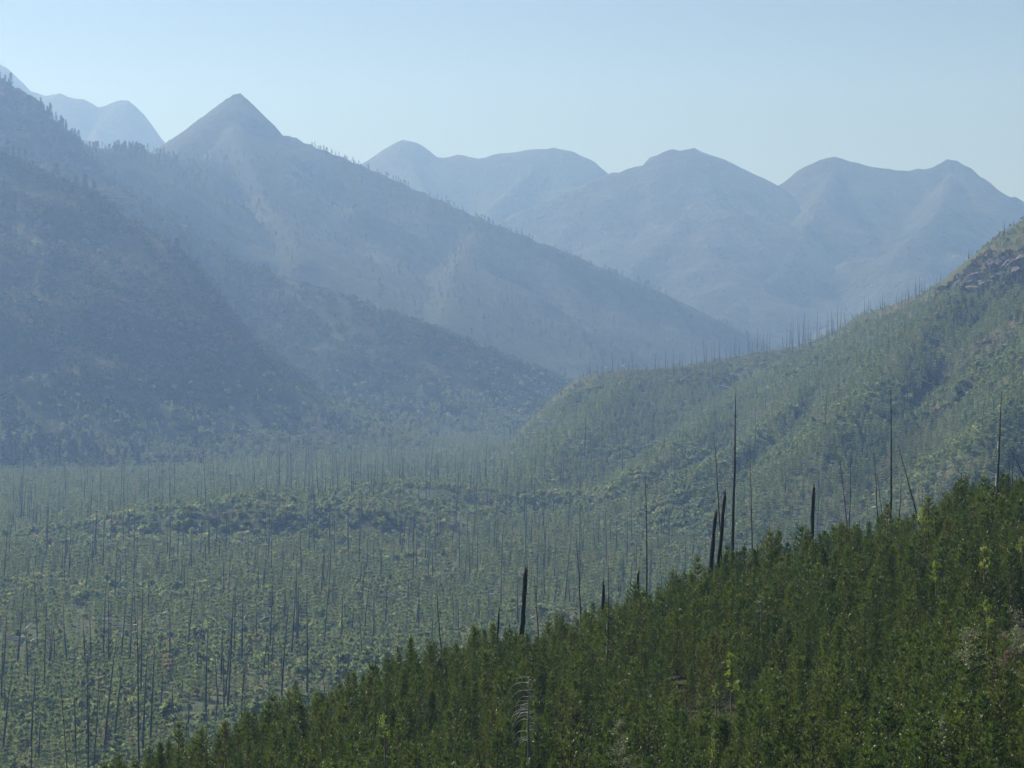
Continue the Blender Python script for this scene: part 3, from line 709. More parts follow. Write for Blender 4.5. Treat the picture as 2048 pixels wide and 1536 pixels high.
# broad-leaved brush gathers in the hollows, conifers elsewhere
mix = fbm(vx, vy, 60, 2, 115); kk = np.where(mix + r2.normal(0, .25, n_) > .18, 2, 0) + r2.integers(0, 2, n_)
ss = np.clip(r2.normal(.95, .25, n_) + .25 * fbm(vx, vy, 25, 2, 117), .45, 1.7); zz = r2.uniform(0, 6.28, n_)
crest_y = np.interp(pxv, [q[0] for q in R_CREST], [q[1] for q in R_CREST])
bank = ((vy > 905) & (vy < 985) & (vx > -215) & (vx < -20)) | ((vy > 1045) & (vy < 1100) & (vx > -90))
ss = np.where(bank, ss * 1.05, ss); kk = np.where(bank & (r2.random(n_) < .8), 2 + r2.integers(0, 2, n_), kk)
ss = np.where((hl > 4) & (vy < 1700), ss * (.42 + .58 * sstep(2, 45, pyv - crest_y)), ss)
onear = np.argsort(vy + np.where((pxv < 0) | (pyv > 1536), 1e5, 0))[:220]
sap_proto = [None] * 4
isn = np.zeros(n_, bool); isn[onear] = True
for i in onear:
    k = kk[i]
    if sap_proto[k] is None:
        sap_proto[k] = add('sapling', SAPM[k], loc=(vx[i], vy[i], vz[i]), rot=(0, 0, zz[i]), scale=(ss[i],) * 3, label=SAPG[0], cat='sapling', group=SAPG[1])
    else:
        o = sap_proto[k].copy(); COL.objects.link(o); o.location = (vx[i], vy[i], vz[i]); o.rotation_euler = (0, 0, zz[i]); o.scale = (ss[i],) * 3
m = ~isn
scatter('regrowth', np.stack([vx, vy, vz], 1)[m], np.stack([ss] * 3, 1)[m], np.stack([0 * zz, 0 * zz, zz], 1)[m], kk[m], [[p] for p in sap_proto], 'green regrowth of saplings and brush covering valley floor and hill')

# brush on the left mountains
bx, by = jitter_grid(-900, 420, 1350, 2560, 5.6, r2)
m = in_view(bx, by, 120); bx, by = bx[m], by[m]
bz = Hmid(bx, by); s1 = LANDS['mountain_spur'].h(bx, by); s2 = LANDS['forested_mountain'].h(bx, by)
# ranks of brush that run down the slope, thinner higher up
den = .62 + 1.1 * fbm((bx + .8 * by) * 6, bx - .8 * by, 110, 3, 121) + .5 * fbm(bx, by, 130, 2, 123) - .0008 * np.maximum(bz, 0)
m = (np.maximum(s1, s2) > 2) & (r2.random(len(bx)) < np.clip(den, .22, 1)) & (bz < 420)
bx, by, bz = bx[m], by[m], bz[m]; n_ = len(bx); print('brush', n_)
bs = np.clip(r2.normal(1.1, .3, n_), .5, 2)
kb = r2.integers(0, 2, n_)
kb = np.where(fbm(bx, by, 60, 2, 127) + r2.normal(0, .15, n_) > .42, 2, kb)
low = (r2.random(n_) < .9 * np.exp(-np.maximum(bz, 0) / 24)) & (bz < 60)
kb = np.where(low, 3 + r2.integers(0, 2, n_), kb); bs = np.where(low, bs * 1.05, bs)
bro = []
# three sizeable shrubs stand alone at the foot of the spur
for k, (px_, py_) in enumerate([(268, 905), (330, 925), (1925, 560)]):
    hp = hit(px_, py_)
    bro.append(add('shrub', BRM[k], loc=hp, scale=(1.6,) * 3, label=['round green shrub on the pale meadow at the foot of the left spur', 'broad green shrub right of the pale meadow under the left spur', 'low reddish brown shrub beside the dark rock outcrop on the right hill'][k], cat='shrub'))
scatter('brush_cover', np.stack([bx, by, bz], 1), np.stack([bs] * 3, 1), np.stack([0 * bs, 0 * bs, r2.uniform(0, 6.28, n_)], 1), kb, [[p] for p in bro + sap_proto[2:]], 'brush covering the slopes of the left mountains')

hx = []; 
for _ in range(900):
    qx = random.uniform(1870, 2120); qy = random.uniform(505, 640)
    q = hit(qx, qy, 900, 1700)
    if q and qy > np.interp(qx, crpx, crpy) + 16: hx.append(q)
hx = np.array(hx); n_ = len(hx)
scatter('heath_cover', hx, np.full((n_, 3), .75), np.stack([np.zeros(n_), np.zeros(n_), r2.uniform(0, 6.28, n_)], 1), np.where(r2.random(n_) < .65, 2, 0), [[p] for p in bro], 'reddish low shrubs round the rock outcrop on the right hill')
rk = add('rock_outcrop', None, loc=hit(1990, 580, 900, 1700), label='dark purplish rock outcrop high on the right hill', cat='rock outcrop')
for k in range(15):
    qx = 1925 + k * 10 + random.uniform(-6, 6); q = hit(qx, float(np.interp(qx, crpx, crpy)) + 45 + 1.0 * (qx - 1925) * .35 + 16 * math.sin(k * 1.7) + random.uniform(-6, 10), 900, 1700)
    if not q: continue
    r = np.random.default_rng(600 + k); import bmesh
    bm_ = bmesh.new(); bmesh.ops.create_icosphere(bm_, subdivisions=3, radius=1)
    sx_, sy_, sz_ = r.uniform(5, 9), r.uniform(4, 7), r.uniform(2.2, 4.5)
    for v in bm_.verts:
        p_ = np.array(v.co); g_ = 1 + .35 * float(fbm(np.array([p_[0] * 2 + k]), np.array([p_[1] * 2 + p_[2] * 3]), 1.0, 3, 151)[0])
        p_ = p_ * g_; p_[2] = math.floor(p_[2] * 3) / 3 * .6 + p_[2] * .4
        v.co = (p_[0] * sx_, p_[1] * sy_, p_[2] * sz_)
    me = bpy.data.meshes.new('ledge'); bm_.to_mesh(me); bm_.free(); me.materials.append(M_rock)
    o = add('ledge', me, rk); o.location = np.array(q) - np.array(rk.location); o.rotation_euler = (0, .25, r.uniform(0, 3))

# spruces on the left mountains: crest trees individually
SPG = {'a2': ('dark narrow spruce on the steep forested crest at the left', 'spruces along the forested crest at the left'),
       'a1': ('dark spruce standing on the dark spur in front of the left crest', 'spruces on the dark spur at the left'),
       'lo': ('dark spruce scattered on the long brushy ridge below the pointed mountain', 'spruces on the long ridge below the pointed mountain'),
       'gr': ('dark spruce in the grove at the foot of the left spur', 'spruces of the grove at the foot of the left spur')}
sp_proto = [None] * 3
def place_spruce(x, y, z, s, zone):
    k = random.randrange(3)
    if sp_proto[k] is None: o = add('spruce', SPM[k], cat='spruce'); sp_proto[k] = o
    else: o = sp_proto[k].copy(); COL.objects.link(o)
    o['label'], o['group'] = SPG[zone]
    o.location = (x, y, z); o.rotation_euler = (0, 0, random.uniform(0, 6.28)); w = s * random.uniform(.75, 1.15); o.scale = (w, w, s)
def along(crest, a, b, n, zone, smin, smax, off=14):
    px_ = [q[0] for q in crest]; dd = [q[2] for q in crest]; got = 0
    for _ in range(n * 4):
        p = random.uniform(a, b)
        if vnoise(np.array([p / 22.0]), np.array([zone == 'a2']), 5)[0] < -.25: continue
        D = float(np.interp(p, px_, dd)) - random.uniform(-3, off)
        x = (p - CX) / F * D; z = float(Hmid(np.array([x]), np.array([D]))[0])
        place_spruce(x, D, z - .3, random.uniform(smin, smax), zone); got += 1
        if got >= n: break
along(A2_CREST, -10, 345, 110, 'a2', .4, .9)
along(A2_CREST, 345, 560, 30, 'lo', .4, .9, 60)
along(A2_CREST, 560, 1050, 28, 'lo', .3, .75, 160)
along(A1_CREST, 0, 400, 40, 'a1', .35, .85, 40)
for _ in range(90):
    p = random.uniform(-20, 205) if random.random() < .8 else random.uniform(205, 275)
    q = random.uniform(900, 938)
    hp = hit(p, q)
    if hp: place_spruce(hp[0], hp[1], hp[2] - .3, random.uniform(.55, 1.05) * (1 if p < 205 else .75), 'gr')
# the forest massed on the upper slope and on the pointed mountain
r3 = np.random.default_rng(51)
def massed(name, land, x0, x1, y0, y1, step, seed, lo, sc_, label, zmax=1e9, crest=None):
    xs, ys = jitter_grid(x0, x1, y0, y1, step, r3)
    k = in_view(xs, ys, 120); xs, ys = xs[k], ys[k]
    z = H(xs, ys); zl = LANDS[land].h(xs, ys)
    d = lo + fbm(xs, ys, step * 14, 3, seed)
    k = (zl >= z - .01) & (zl > 5) & (r3.random(len(xs)) < np.clip(d, .03, .95)) & (z < zmax)
    xs, ys, z = xs[k], ys[k], z[k]
    if crest:
        px_ = [q[0] for q in crest]; pr = r3.uniform(max(-60, px_[0]), min(2100, px_[-1]), 420)
        D = np.interp(pr, px_, [q[2] for q in crest]) - r3.uniform(-4, 20, 420)
        ok = vnoise(pr / 30, pr * 0, 9) > -.3
        X = (pr[ok] - CX) / F * D[ok]; zz_ = H(X, D[ok])
        xs = np.r_[xs, X]; ys = np.r_[ys, D[ok]]; z = np.r_[z, zz_]
    n_ = len(xs); s_ = np.clip(r3.normal(sc_, sc_ * .3, n_), sc_ * .4, sc_ * 1.7); w_ = s_ * r3.uniform(.8, 1.2, n_)
    print(name, n_)
    scatter(name, np.stack([xs, ys, z - .3], 1), np.stack([w_, w_, s_], 1), np.stack([0 * s_, 0 * s_, r3.uniform(0, 6.28, n_)], 1), r3.integers(0, 3, n_), [[p] for p in sp_proto], label)
massed('crest_forest', 'forested_mountain', -800, -250, 2100, 2530, 8, 131, .6, .5, 'dark spruce forest on the steep left mountain')
massed('slope_trees', 'forested_mountain', -250, 150, 1750, 2420, 17, 133, .0, .55, 'scattered dark spruces over the long ridge')
massed('peak_forest', 'peak', -840, 470, 2350, 3620, 12.5, 137, .5, .38, 'forest covering the pointed mountain', 372, [q for q in B_CREST if q[0] > 600])
massed('saddle_forest', 'peak', -760, -330, 2500, 2950, 10, 139, .55, .45, 'forest on the saddle left of the pointed mountain', 1e9, [q for q in B2_CREST if q[0] < 330])

# ----------------------------------------------------------------- foreground dead trees, read off the photo
def front_snag(tx, ty, bx_, by_, wpx, D, label, kind='snag', mat=None, spots=0):
    """tip (tx,ty), visible base (bx_,by_), width in photo pixels"""
    x1, _, z1 = P(tx, ty, D); x0, _, z0 = P(bx_, by_, D)
    far = D >= 290
    zg = float((front_h if far else front_h0)(np.array([x0]), np.array([D]))[0]); zg = max(zg, float(valley_h(np.array([x0]), np.array([D]))[0]))
    k = (z1 - (zg - .3)) / max(.1, (z1 - z0)); xg = x1 - (x1 - x0) * k
    r = np.random.default_rng(int(tx * 7 + ty)); rb = wpx / F * D / 2 * (.86 if kind != 'snag' else .95)
    base = np.array([xg, D, zg - .4]); tip = np.array([x1, D + r.normal(0, .5), z1]); Ln = np.linalg.norm(tip - base)
    e = add('dead_tree' if kind == 'snag' else 'charred_stump', None, loc=base if far else (base[0] * FSC, base[1] * FSC, CAMZ + FSC * (base[2] - CAMZ)), scale=(1, 1, 1) if far else (FSC,) * 3, label=label, cat='dead tree' if kind == 'snag' else 'charred stump')
    d = tip - base; m = 14; pts = []; rad = []
    for i in range(m):
        t = i / (m - 1)
        pts.append(d * t + np.array([r.normal(0, .012) * min(1, Ln / 10) * 3 * math.sin(3.14 * t), 0, 0]) + np.array([Ln * .008 * math.sin(3.1 * t) * (1 if r.random() < 2 else 0), 0, 0]))
        if kind == 'snag': rad.append(rb * (1.25 - 1.1 * t))
        else: rad.append(rb * (1.15 - .3 * t) * r.uniform(.8, 1.12))
    add('trunk', tube_mesh('dead_trunk', [(pts, rad)], mat or (M_snag if kind == 'snag' else M_char), 8), e)
    if kind != 'snag':     # splintered top
        for q in range(3):
            a = r.uniform(0, 6.28); o_ = np.array([math.cos(a), math.sin(a), 0]) * rb * .5; hh_ = r.uniform(.3, 1.1) * min(1, Ln / 5)
            p0 = pts[-1] + o_ - np.array([0, 0, .2]); add('splinter', tube_mesh('splinter', [([p0, p0 + np.array([0, 0, hh_ * .6]), p0 + np.array([o_[0] * .4, 0, hh_])], [rb * .42, rb * .28, rb * .05])], M_char, 5), e)
    else:
        for q in range(max(3, int(Ln / 2.2))):
            t = r.uniform(.25, .96); a = r.uniform(0, 6.28); p0 = d * t; L_ = r.uniform(.25, .9)
            dd_ = np.array([math.cos(a), math.sin(a) * .6, r.uniform(-.6, .3)])
            add('branch_stub', tube_mesh('stub', [([p0, p0 + dd_ * L_ * .6, p0 + dd_ * L_ + np.array([0, 0, -.15 * L_])], [.03, .022, .008])], M_pale if (spots and r.random() < .6) else M_snag, 4), e)
    for q in range(spots):
        t = r.uniform(.1, .75); p0 = d * t + np.array([-rb * .55 * (1.25 - t), -rb * .75, 0])
        add('bare_patch', tube_mesh('bare_patch', [([p0, p0 + np.array([.01, 0, .3]), p0 + np.array([0, 0, .55])], [rb * .25, rb * .45, rb * .15])], M_pale, 5), e)
    return e
FS = [
 (1472, 775, 1460, 1135, 9, 268, 'tallest bare dead trunk, rising above the foreground pines right of centre', 'snag', 0),
 (1427, 870, 1440, 1150, 5, 266, 'thin dead trunk leaning left, behind the two thick charred stumps', 'snag', 0),
 (1498, 885, 1502, 1110, 4, 275, 'thin straight dead trunk directly above the short charred stub', 'snag', 0),
 (1448, 990, 1432, 1155, 10, 255, 'taller of the two thick charred stumps standing side by side', 'stump', 0),
 (1431, 1025, 1418, 1150, 11, 257, 'shorter, left one of the two thick charred stumps side by side', 'stump', 1),
 (1498, 1122, 1494, 1172, 11, 250, 'short charred stub at the crest of the pines, right of the tallest dead trunk', 'stump', 1),
 (1628, 976, 1623, 1070, 10, 268, 'lone thick charred stump with pointed top at the right of the crest', 'stump', 0),
 (1678, 905, 1693, 1065, 3.5, 280, 'left one of two thin dead trunks that cross low to a narrow V', 'snag', 1),
 (1703, 900, 1696, 1065, 3.5, 283, 'right one of two thin dead trunks that cross low to a narrow V', 'snag', 1),
 (1748, 900, 1752, 1045, 4, 282, 'thin upright dead trunk left of the tall pole trunk on the right crest', 'snag', 1),
 (1750, 930, 1763, 1040, 3.5, 285, 'short thin leaning dead trunk just left of the tall pole trunk', 'snag', 0),
 (1780, 765, 1778, 1030, 6, 275, 'tall straight dark pole trunk standing on the right crest of the pines', 'snag', 0),
 (1802, 944, 1797, 1020, 4, 280, 'short dead trunk just right of the tall pole trunk', 'snag', 0),
 (1795, 890, 1842, 1070, 5, 276, 'dead trunk leaning strongly to the left on the right crest', 'snag', 0),
 (1842, 918, 1843, 1010, 3, 290, 'thin dead trunk above the pale green aspen on the right crest', 'snag', 1),
 (1834, 945, 1838, 1010, 2.5, 290, 'very thin short dead trunk beside the pale green aspen', 'snag', 0),
 (2003, 775, 1988, 1055, 6, 262, 'tall grey dead trunk with pale spots near the right edge', 'snag', 6),
 (2014, 888, 2048, 955, 4, 262, 'short dead trunk leaning left at the right edge', 'snag', 0),
 (2016, 895, 2015, 990, 3.5, 275, 'thin upright dead trunk next to the tall spotted trunk at the right edge', 'snag', 0),
 (2023, 902, 2021, 985, 3, 275, 'thinnest upright dead trunk at the right edge', 'snag', 0),
 (1290, 938, 1291, 1170, 5, 262, 'tall lone dead trunk in the middle above the small black stub', 'snag', 0),
 (1151, 1058, 1159, 1235, 5, 258, 'dead trunk leaning slightly left, between the broken black stub and the big charred stump', 'snag', 0),
 (1051, 1140, 1041, 1275, 12, 235, 'big lone charred stump with broken top at the middle of the crest', 'stump', 1),
 (1067, 1140, 1073, 1250, 4, 250, 'thin dead trunk just right of the big lone charred stump', 'snag', 1),
 (1276, 1147, 1275, 1190, 9, 245, 'small black stub at the foot of the tall lone dead trunk', 'stump', 1),
 (1207, 1170, 1205, 1212, 9, 243, 'broken black stub with a spike, left of the small black stub', 'stump', 0),
 (1217, 1112, 1213, 1335, 3.5, 205, 'very thin dead trunk with pale spots standing among the pines', 'snag', 4),
 (998, 1218, 995, 1265, 5, 238, 'short thin black stub left of the big lone charred stump', 'stump', 0),
 (872, 1170, 879, 1295, 5, 248, 'dead trunk leaning left above the left part of the crest', 'snag', 0),
 (796, 1303, 794, 1330, 7, 222, 'smallest black stub, on the left part of the crest', 'stump', 0),
 (272, 1218, 271, 1530, 7, 300, 'tallest and darkest dead trunk at the lower left', 'snag', 1),
 (178, 1285, 172, 1536, 5, 330, 'slender dead trunk left of the darkest trunk at the lower left', 'snag', 1),
 (200, 1325, 184, 1536, 5, 310, 'dead trunk leaning right just beside the darkest trunk at the lower left', 'snag', 2),
 (118, 1345, 130, 1536, 5.5, 310, 'dead trunk leaning left at the lower left', 'snag', 0),
 (64, 1335, 60, 1536, 3.5, 350, 'thin grey dead trunk closest to the lower left corner', 'snag', 1),
 (152, 1405, 151, 1536, 4, 320, 'short dark dead trunk in the lower left', 'snag', 0),
 (536, 1266, 536, 1425, 4.5, 330, 'upright dark dead trunk above the left end of the pines', 'snag', 1),
 (613, 1270, 613, 1400, 4.5, 330, 'dark dead trunk right of the upright one above the left end of the pines', 'snag', 0),
 (640, 1290, 648, 1390, 4, 325, 'short leaning dead trunk above the left end of the pines', 'snag', 2),
 (491, 1290, 481, 1430, 4, 340, 'dead trunk leaning right above the left end of the pines', 'snag', 0),
 (561, 1300, 562, 1410, 5, 350, 'spotted dead trunk with short limbs above the left end of the pines', 'snag', 5),
 (375, 1425, 372, 1490, 3.5, 330, 'short pale spotted dead trunk near the left tip of the pines', 'snag', 3),
 (1486, 1060, 1487, 1110, 2.5, 290, 'faint thin dead trunk behind the short charred stub', 'snag', 0),
 (1452, 1070, 1452, 1125, 2.5, 290, 'faint thin dead trunk between charred stumps and tallest trunk', 'snag', 0),
 (1320, 1110, 1321, 1150, 2.5, 285, 'short thin dead trunk right of the tall lone dead trunk', 'snag', 0),
 (1563, 1068, 1586, 1085, 3, 262, 'short dead trunk leaning far over at the crest of the pines', 'snag', 0),
]
for a, b, c, d, w_, D, lab, kd, spt in FS: front_snag(a, b, c, d, w_, D, lab, kd, None, spt)

# bleached dead pine with drooping limbs
D = 168; x1, _, z1 = P(1058, 1352, D); x0, _, z0 = P(1057, 1480, D)
e = add('dead_pine', None, loc=(x0 * FSC, D * FSC, CAMZ + FSC * (z0 - 2.2 - CAMZ)), scale=(FSC,) * 3, label='bleached dead pine with drooping curved bare limbs among the green pines', cat='dead tree')
hT = z1 - z0 + 2.2
add('trunk', tube_mesh('dead_pine_trunk', [([np.array([.02 * math.sin(i), 0, hT * i / 9 - .3]) for i in range(10)], list(np.linspace(.12, .035, 10)))], solid_mat('grey_wood', (.13, .13, .125), (.26, .26, .25), 3, .6, .3, (1, 1, .3)), 8), e)
rr = random.Random(5)
for i in range(34):
    t = min(.995, .30 + .7 * rr.random() ** .8); side = -1 if rr.random() < .72 else 1
    L_ = (1.3 if side < 0 else .7) * (0.45 + .75 * rr.random()) * (1.15 - .45 * abs(t - .7)); yy = rr.uniform(-.5, .5)
    p0 = np.array([0, 0, hT * t]); pts = []; dr = rr.uniform(.55, 1.35)
    for q in range(9):
        s_ = q / 8; ang = 1.05 - 2.35 * s_ * (.75 if side < 0 else 1)
        pts.append(p0 + np.array([side * L_ * (math.sin(1.35 * s_)), yy * s_, L_ * (.3 * s_ - .95 * s_ * s_ * dr)]))
    add('limb', tube_mesh('dead_limb', [(pts, list(np.linspace(.02, .006, 9) * rr.uniform(.7, 1.2)))], M_pale, 5), e)

# broad-leaved young trees and pale shrubs on the foreground slope
def leafy(px_, py_top, py_base, D, mat, R, n, size, label, name='young_aspen', cat='aspen', seed=0):
    x, y, z = P(px_, py_base, D); h = (py_base - py_top) / F * D; r = np.random.default_rng(seed + int(px_))
    e = add(name, None, loc=(x * FSC, y * FSC, CAMZ + FSC * (z - 1.2 - CAMZ)), scale=(FSC,) * 3, label=label, cat=cat); z0_ = 1.2
    cl = []; k0 = .35 if name == 'pale_shrub' else 1
    paths = [([np.array([0, 0, 0]), np.array([.05, 0, z0_ + h * .5]), np.array([0, 0, z0_ + h * .95])], [.05 * k0, .035 * k0, .01])]
    for k in range(14):
        t = r.uniform(-.15 if k0 < 1 else .02, .95); a = r.uniform(0, 6.28); Lb = R * (1.05 - .65 * t) * r.uniform(.6, 1.1)
        p0 = np.array([0, 0, z0_ + h * t * .9]); p1 = p0 + np.array([math.cos(a) * Lb, math.sin(a) * Lb, Lb * .5])
        paths.append(([p0, (p0 + p1) / 2, p1], [.02, .014, .006])); nn = n // 9
        tt = r.uniform(.3, 1.1, (nn, 1)); cl.append(p0 + (p1 - p0) * tt + r.normal(0, .13 * max(.6, R), (nn, 3)))
    V, Q = leaf_quads(np.concatenate(cl), size, r)
    add('crown', mesh_np('aspen_crown', V, Q, mat), e); add('trunk', tube_mesh('aspen_trunk', paths[:1], M_bark, 5), e)
    lb = add('limbs', tube_mesh('aspen_limbs', paths[1:], M_bark, 4), e); lb['kind'] = 'stuff'
leafy(1462, 1298, 1390, 152, M_aspen, .55, 420, .05, 'bright yellow green young aspen in the middle of the foreground slope')
leafy(1240, 1432, 1530, 142, M_willow, .9, 500, .045, 'pale silvery shrub leaning right near the bottom middle', 'pale_shrub', 'shrub', 3)
leafy(1888, 1420, 1540, 138, M_willow, .6, 520, .045, 'pale leafy shrub at the bottom, right of the middle', 'pale_shrub', 'shrub', 4)
leafy(1975, 1195, 1260, 165, M_aspen, .5, 330, .05, 'narrow yellow green aspen at the right, left of the rocky shrub patch')
leafy(1968, 1085, 1140, 200, M_aspen, .6, 320, .055, 'yellow green aspen on the upper right slope')
leafy(1872, 1118, 1165, 200, M_aspen, .55, 260, .055, 'small yellow green aspen below the spruce group on the upper right slope')
leafy(1845, 1010, 1075, 255, M_aspen, 1.1, 420, .07, 'green aspen on the right crest beside the leaning trunk')
leafy(1522, 1190, 1235, 190, M_willow, .5, 200, .05, 'faint pale aspen on the slope below the charred stub')
leafy(770, 1420, 1490, 160, M_aspen, .5, 220, .045, 'small yellow green aspen on the left part of the slope')
leafy(1432, 1366, 1395, 148, M_aspen, .3, 90, .045, 'tiny yellow green aspen just below the bright one')
leafy(2044, 1060, 1110, 215, M_aspen, .5, 260, .055, 'yellow green aspen cut by the right edge')
leafy(1425, 1470, 1530, 140, M_aspen, .35, 110, .045, 'small yellowish aspen sprig at the bottom, below the bright one')
leafy(1940, 1245, 1330, 152, M_willow, 1.1, 620, .05, 'broad pale shrub left of the rocky shrub patch at the right edge', 'pale_shrub', 'shrub', 6)
for k, (a, b, c) in enumerate([(2030, 1205, 1300), (2010, 1260, 1350), (2050, 1250, 1350)]):
    leafy(a, b, c, 158 - 4 * k, M_willow if k != 1 else leaf_mat('dry_leaves', [(0, (.16, .12, .08)), (1, (.2, .15, .10))], .3), 1.0, 520, .05,
          ['upper grey green shrub of the rocky patch at the right edge', 'brownish dry shrub of the rocky patch at the right edge', 'lower shrub of the rocky patch cut by the right edge'][k], 'pale_shrub', 'shrub', 7 + k)

# ----------------------------------------------------------------- fallen bleached logs
LOGS = [(1370, 765, .8, 9), (1368, 764, -.9, 6), (1452, 783, -.4, 11), (1511, 723, .2, 4), (1488, 717, -1.2, 5), (1612, 692, .1, 5), (1622, 694, .2, 4), (1558, 700, .2, 4), (1587, 702, .3, 4), (1654, 693, -1.1, 5), (1676, 694, .9, 4), (1659, 716, -1.0, 5), (1582, 738, .8, 4),
 (1866, 688, -.7, 7), (1835, 657, -.5, 4), (1843, 806, -.7, 9), (1578, 770, -.6, 3), (1547, 779, .4, 3), (1692, 812, -.4, 5), (1671, 775, .8, 3), (1091, 854, -.3, 11), (1066, 878, -.1, 8), (1087, 888, .4, 3), (1213, 744, .3, 3), (1246, 741, .8, 3), (1155, 817, -.5, 5), (1343, 772, .8, 3),
 (929, 1062, -.5, 9), (1128, 1109, -.5, 5), (1209, 1153, -.4, 6), (735, 1198, -.3, 5), (783, 1208, -.3, 7), (985, 1207, .1, 6), (1359, 861, -.6, 5), (1410, 830, .3, 3), (436, 1168, -.3, 7), (408, 1121, .1, 7), (248, 1172, .6, 3), (224, 1260, .0, 9), (250, 1272, .0, 8), (480, 1261, -.4, 8), (462, 1230, -.5, 5),
 (52, 1283, 1.2, 6), (48, 1297, .0, 9), (66, 1305, .8, 5), (316, 1281, .1, 7), (332, 1246, .9, 5), (530, 1258, .8, 4), (1212, 1000, -.3, 4), (1896, 995, -.3, 4), (976, 1028, -.4, 4), (1000, 1133, .3, 4), (525, 1223, .8, 4)]
logm = [tube_mesh('log', [([np.array([-5, 0, 0]), np.array([-1.5, .03, .05]), np.array([2, -.03, .02]), np.array([5, 0, .1])], [.30, .26, .20, .12])], M_pale, 6),
        tube_mesh('log', [([np.array([-5, 0, 0]), np.array([0, .2, .1]), np.array([5, 0, 0])], [.27, .22, .10]), ([np.array([1, .1, .1]), np.array([2.0, .5, .9])], [.08, .03])], M_pale, 6)]
lp = None
for k, (a, b, ang, L_) in enumerate(LOGS):
    hp = hit(a, b)
    if not hp: continue
    x, y, z = hp
    zone = ('on the face of the right hill', 'fallen logs on the right hill') if LANDS['hill'].h(np.array([x]), np.array([y]))[0] > 3 else ('in the valley regrowth', 'fallen logs on the valley floor')
    o = add('fallen_log', logm[k % 2], loc=(x, y - 3, z + 3.2), rot=(0, -ang * .55, ang * .5), scale=(L_ / 10, 1.25, 1.25), label='bleached white fallen log lying ' + zone[0], cat='log', group=zone[1])

# creek with pale gravel, glimpsed in the valley
V = []; 
xs_ = np.linspace(-170, 60, 60); yy_ = 1345 + 25 * np.sin(xs_ / 60) - .5 * xs_
for x, y in zip(xs_, yy_):
    zc_ = float(valley_h(np.array([x]), np.array([y]))[0]) + .25
    V += [(x, y - 5, zc_ + .35), (x, y - 1.5, zc_), (x, y + 4, zc_)]
Q = [(i * 3 + k, i * 3 + 3 + k, i * 3 + 4 + k, i * 3 + 1 + k) for i in range(59) for k in (0, 1)]
me = mesh_np('creek', np.array(V), np.array(Q), M_gravel, True)
add('creek', me, label='creek bed with pale gravel in the valley', kind='structure')

# ----------------------------------------------------------------- labels that single each thing out
ONES = ['', 'first', 'second', 'third', 'fourth', 'fifth', 'sixth', 'seventh', 'eighth', 'ninth', 'tenth', 'eleventh', 'twelfth', 'thirteenth', 'fourteenth',
        'fifteenth', 'sixteenth', 'seventeenth', 'eighteenth', 'nineteenth']
TENS = ['', '', 'twenty', 'thirty', 'forty', 'fifty', 'sixty', 'seventy', 'eighty', 'ninety']
def ordinal(n):
    if n < 20: return ONES[n]
    if n < 100: return (TENS[n // 10][:-1] + 'ieth') if n % 10 == 0 else TENS[n // 10] + ' ' + ONES[n % 10]
    return 'hundredth' if n == 100 else 'hundred and ' + ordinal(n - 100)
def seen_at(o):
    x, y, z = o.location; return CX + x / y * F, HY + (CAMZ - z) / y * F
things = [o for o in COL.objects if o.parent is None and 'group' in o]
def row(group, text):       # counted along a line, from the left
    for i, o in enumerate(sorted([o for o in things if o['group'] == group], key=lambda o: seen_at(o)[0])): o['label'] = text % ordinal(i + 1)
row('dead trunks along the crest of the right hill', '%s bare dead trunk from the left along the crest of the right hill')
row('spruces along the forested crest at the left', '%s dark spruce from the left on the steep forested crest')
row('spruces on the dark spur at the left', '%s dark spruce from the left on the dark spur at the left')
row('spruces on the long ridge below the pointed mountain', '%s dark spruce from the left on the ridge below the pointed mountain')
row('spruces of the grove at the foot of the left spur', '%s dark spruce from the left in the grove under the spur')
def around(groups, noun, marks, lift=0, reach=None):   # counted outwards from the nearest landmark, by side
    buckets = {}
    for o in things:
        if o['group'] not in groups: continue
        x, y = seen_at(o); y -= lift
        k = min(range(len(marks)), key=lambda k: (marks[k][0] - x) ** 2 + (marks[k][1] - y) ** 2)
        dx, dy = x - marks[k][0], y - marks[k][1]
        side = ('left of' if dx < 0 else 'right of') if abs(dx) > 1.6 * abs(dy) else (('above left of' if dx < 0 else 'above right of') if dy < 0 else ('below left of' if dx < 0 else 'below right of'))
        buckets.setdefault((k, side), []).append((math.hypot(dx, dy), o.name, o))
    for (k, side), lst in buckets.items():
        for i, (_, _, o) in enumerate(sorted(lst, key=lambda q: q[:2])): o['label'] = '%s %s %s %s' % (ordinal(i + 1), noun, side, marks[k][2])
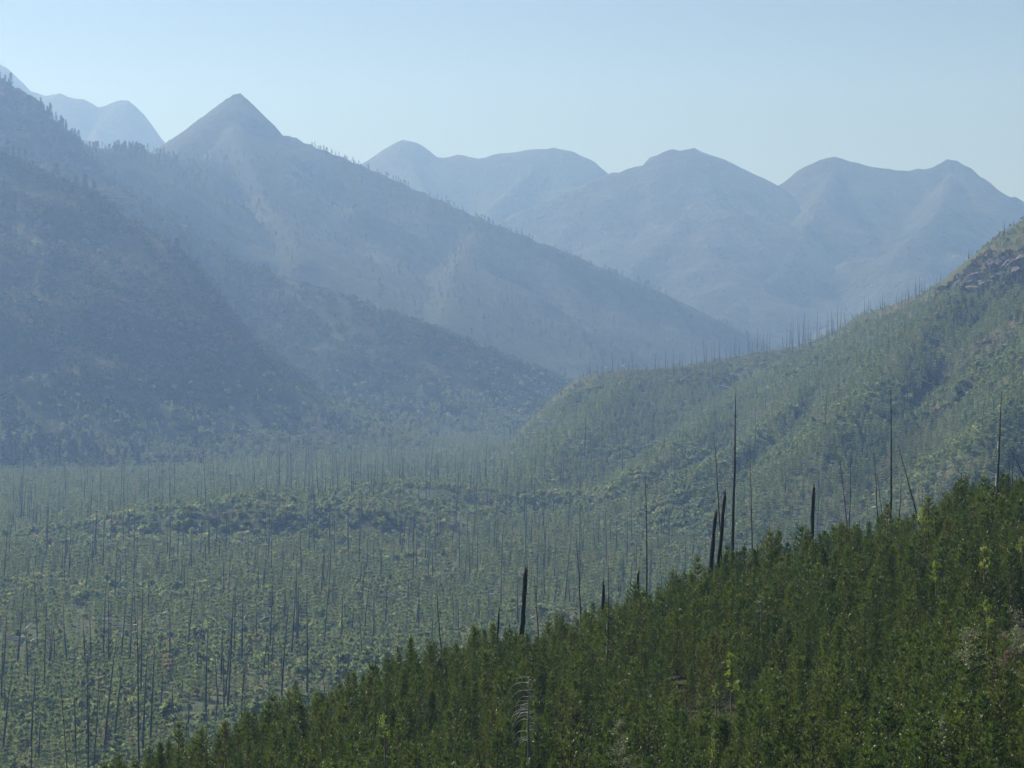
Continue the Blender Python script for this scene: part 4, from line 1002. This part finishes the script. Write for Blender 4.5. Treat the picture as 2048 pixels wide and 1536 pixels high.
NEAR = [(272, 1400, 'the tallest dark trunk at lower left'), (540, 1400, 'the upright dark trunk over the left end'), (796, 1330, 'the smallest black stub'), (1045, 1260, 'the big lone charred stump'),
        (1207, 1205, 'the broken black stub with a spike'), (1291, 1165, 'the tall lone dead trunk'), (1428, 1145, 'the two charred stumps side by side'), (1626, 1060, 'the lone pointed charred stump'),
        (1780, 1030, 'the tall straight pole trunk'), (1990, 1040, 'the tall spotted trunk'), (1057, 1410, 'the bleached drooping pine'), (1240, 1480, 'the silvery shrub'), (1462, 1345, 'the bright yellow green aspen'),
        (1888, 1480, 'the pale shrub at the bottom'), (1973, 1228, 'the narrow aspen'), (1522, 1212, 'the faint pale aspen'), (770, 1455, 'the small yellow green aspen'), (1872, 1140, 'the small upper aspen')]
around([g[1] for g in PG.values()], 'green young pine', NEAR, 55)
FARM = [(100, 930, 'the dark spruce grove'), (450, 1075, 'the dark river bank'), (800, 970, 'the creek bed'), (1250, 745, 'the round knoll of the hill'), (1600, 700, 'the long snag row on the hill crest'),
        (1990, 590, 'the dark rock outcrop'), (272, 1400, 'the tallest dark trunk at lower left'), (540, 1400, 'the upright dark trunk over the pines'), (872, 1260, 'the leaning trunk over the left pines'),
        (1045, 1200, 'the big lone charred stump'), (1290, 1040, 'the tall lone dead trunk'), (1468, 950, 'the tallest bare trunk'), (1780, 900, 'the tall straight pole trunk')]
around(['dead trunks standing on the valley floor', 'dead trunks on the face of the right hill'], 'distant bare trunk', FARM)
around(['saplings at the near end of the valley floor'], 'pale green sapling', FARM)
around(['fallen logs on the right hill', 'fallen logs on the valley floor'], 'fallen bleached log', FARM)

# ----------------------------------------------------------------- haze
hm, n, l = newmat('haze_air')
pv = n.new('ShaderNodeVolumePrincipled'); pv.inputs['Density'].default_value = HAZE_DENSITY
pv.inputs['Color'].default_value = (*HAZE_COLOR, 1); pv.inputs['Absorption Color'].default_value = (1, 1, 1, 1); pv.inputs['Anisotropy'].default_value = HAZE_G
o_ = n.new('ShaderNodeOutputMaterial'); l.new(pv.outputs[0], o_.inputs['Volume'])
x0, x1, y0, y1, z0, z1 = -4300, 4300, -1500, 6900, -12, 900
V = [(x, y, z) for z in (z0, z1) for y in (y0, y1) for x in (x0, x1)]
Q = [(0, 2, 3, 1), (4, 5, 7, 6), (0, 1, 5, 4), (2, 6, 7, 3), (0, 4, 6, 2), (1, 3, 7, 5)]
hz = add('haze', mesh_np('haze', V, Q, hm), label='blue summer haze filling the valley', kind='stuff')
hm.cycles.homogeneous_volume = True if hasattr(hm.cycles, 'homogeneous_volume') else None
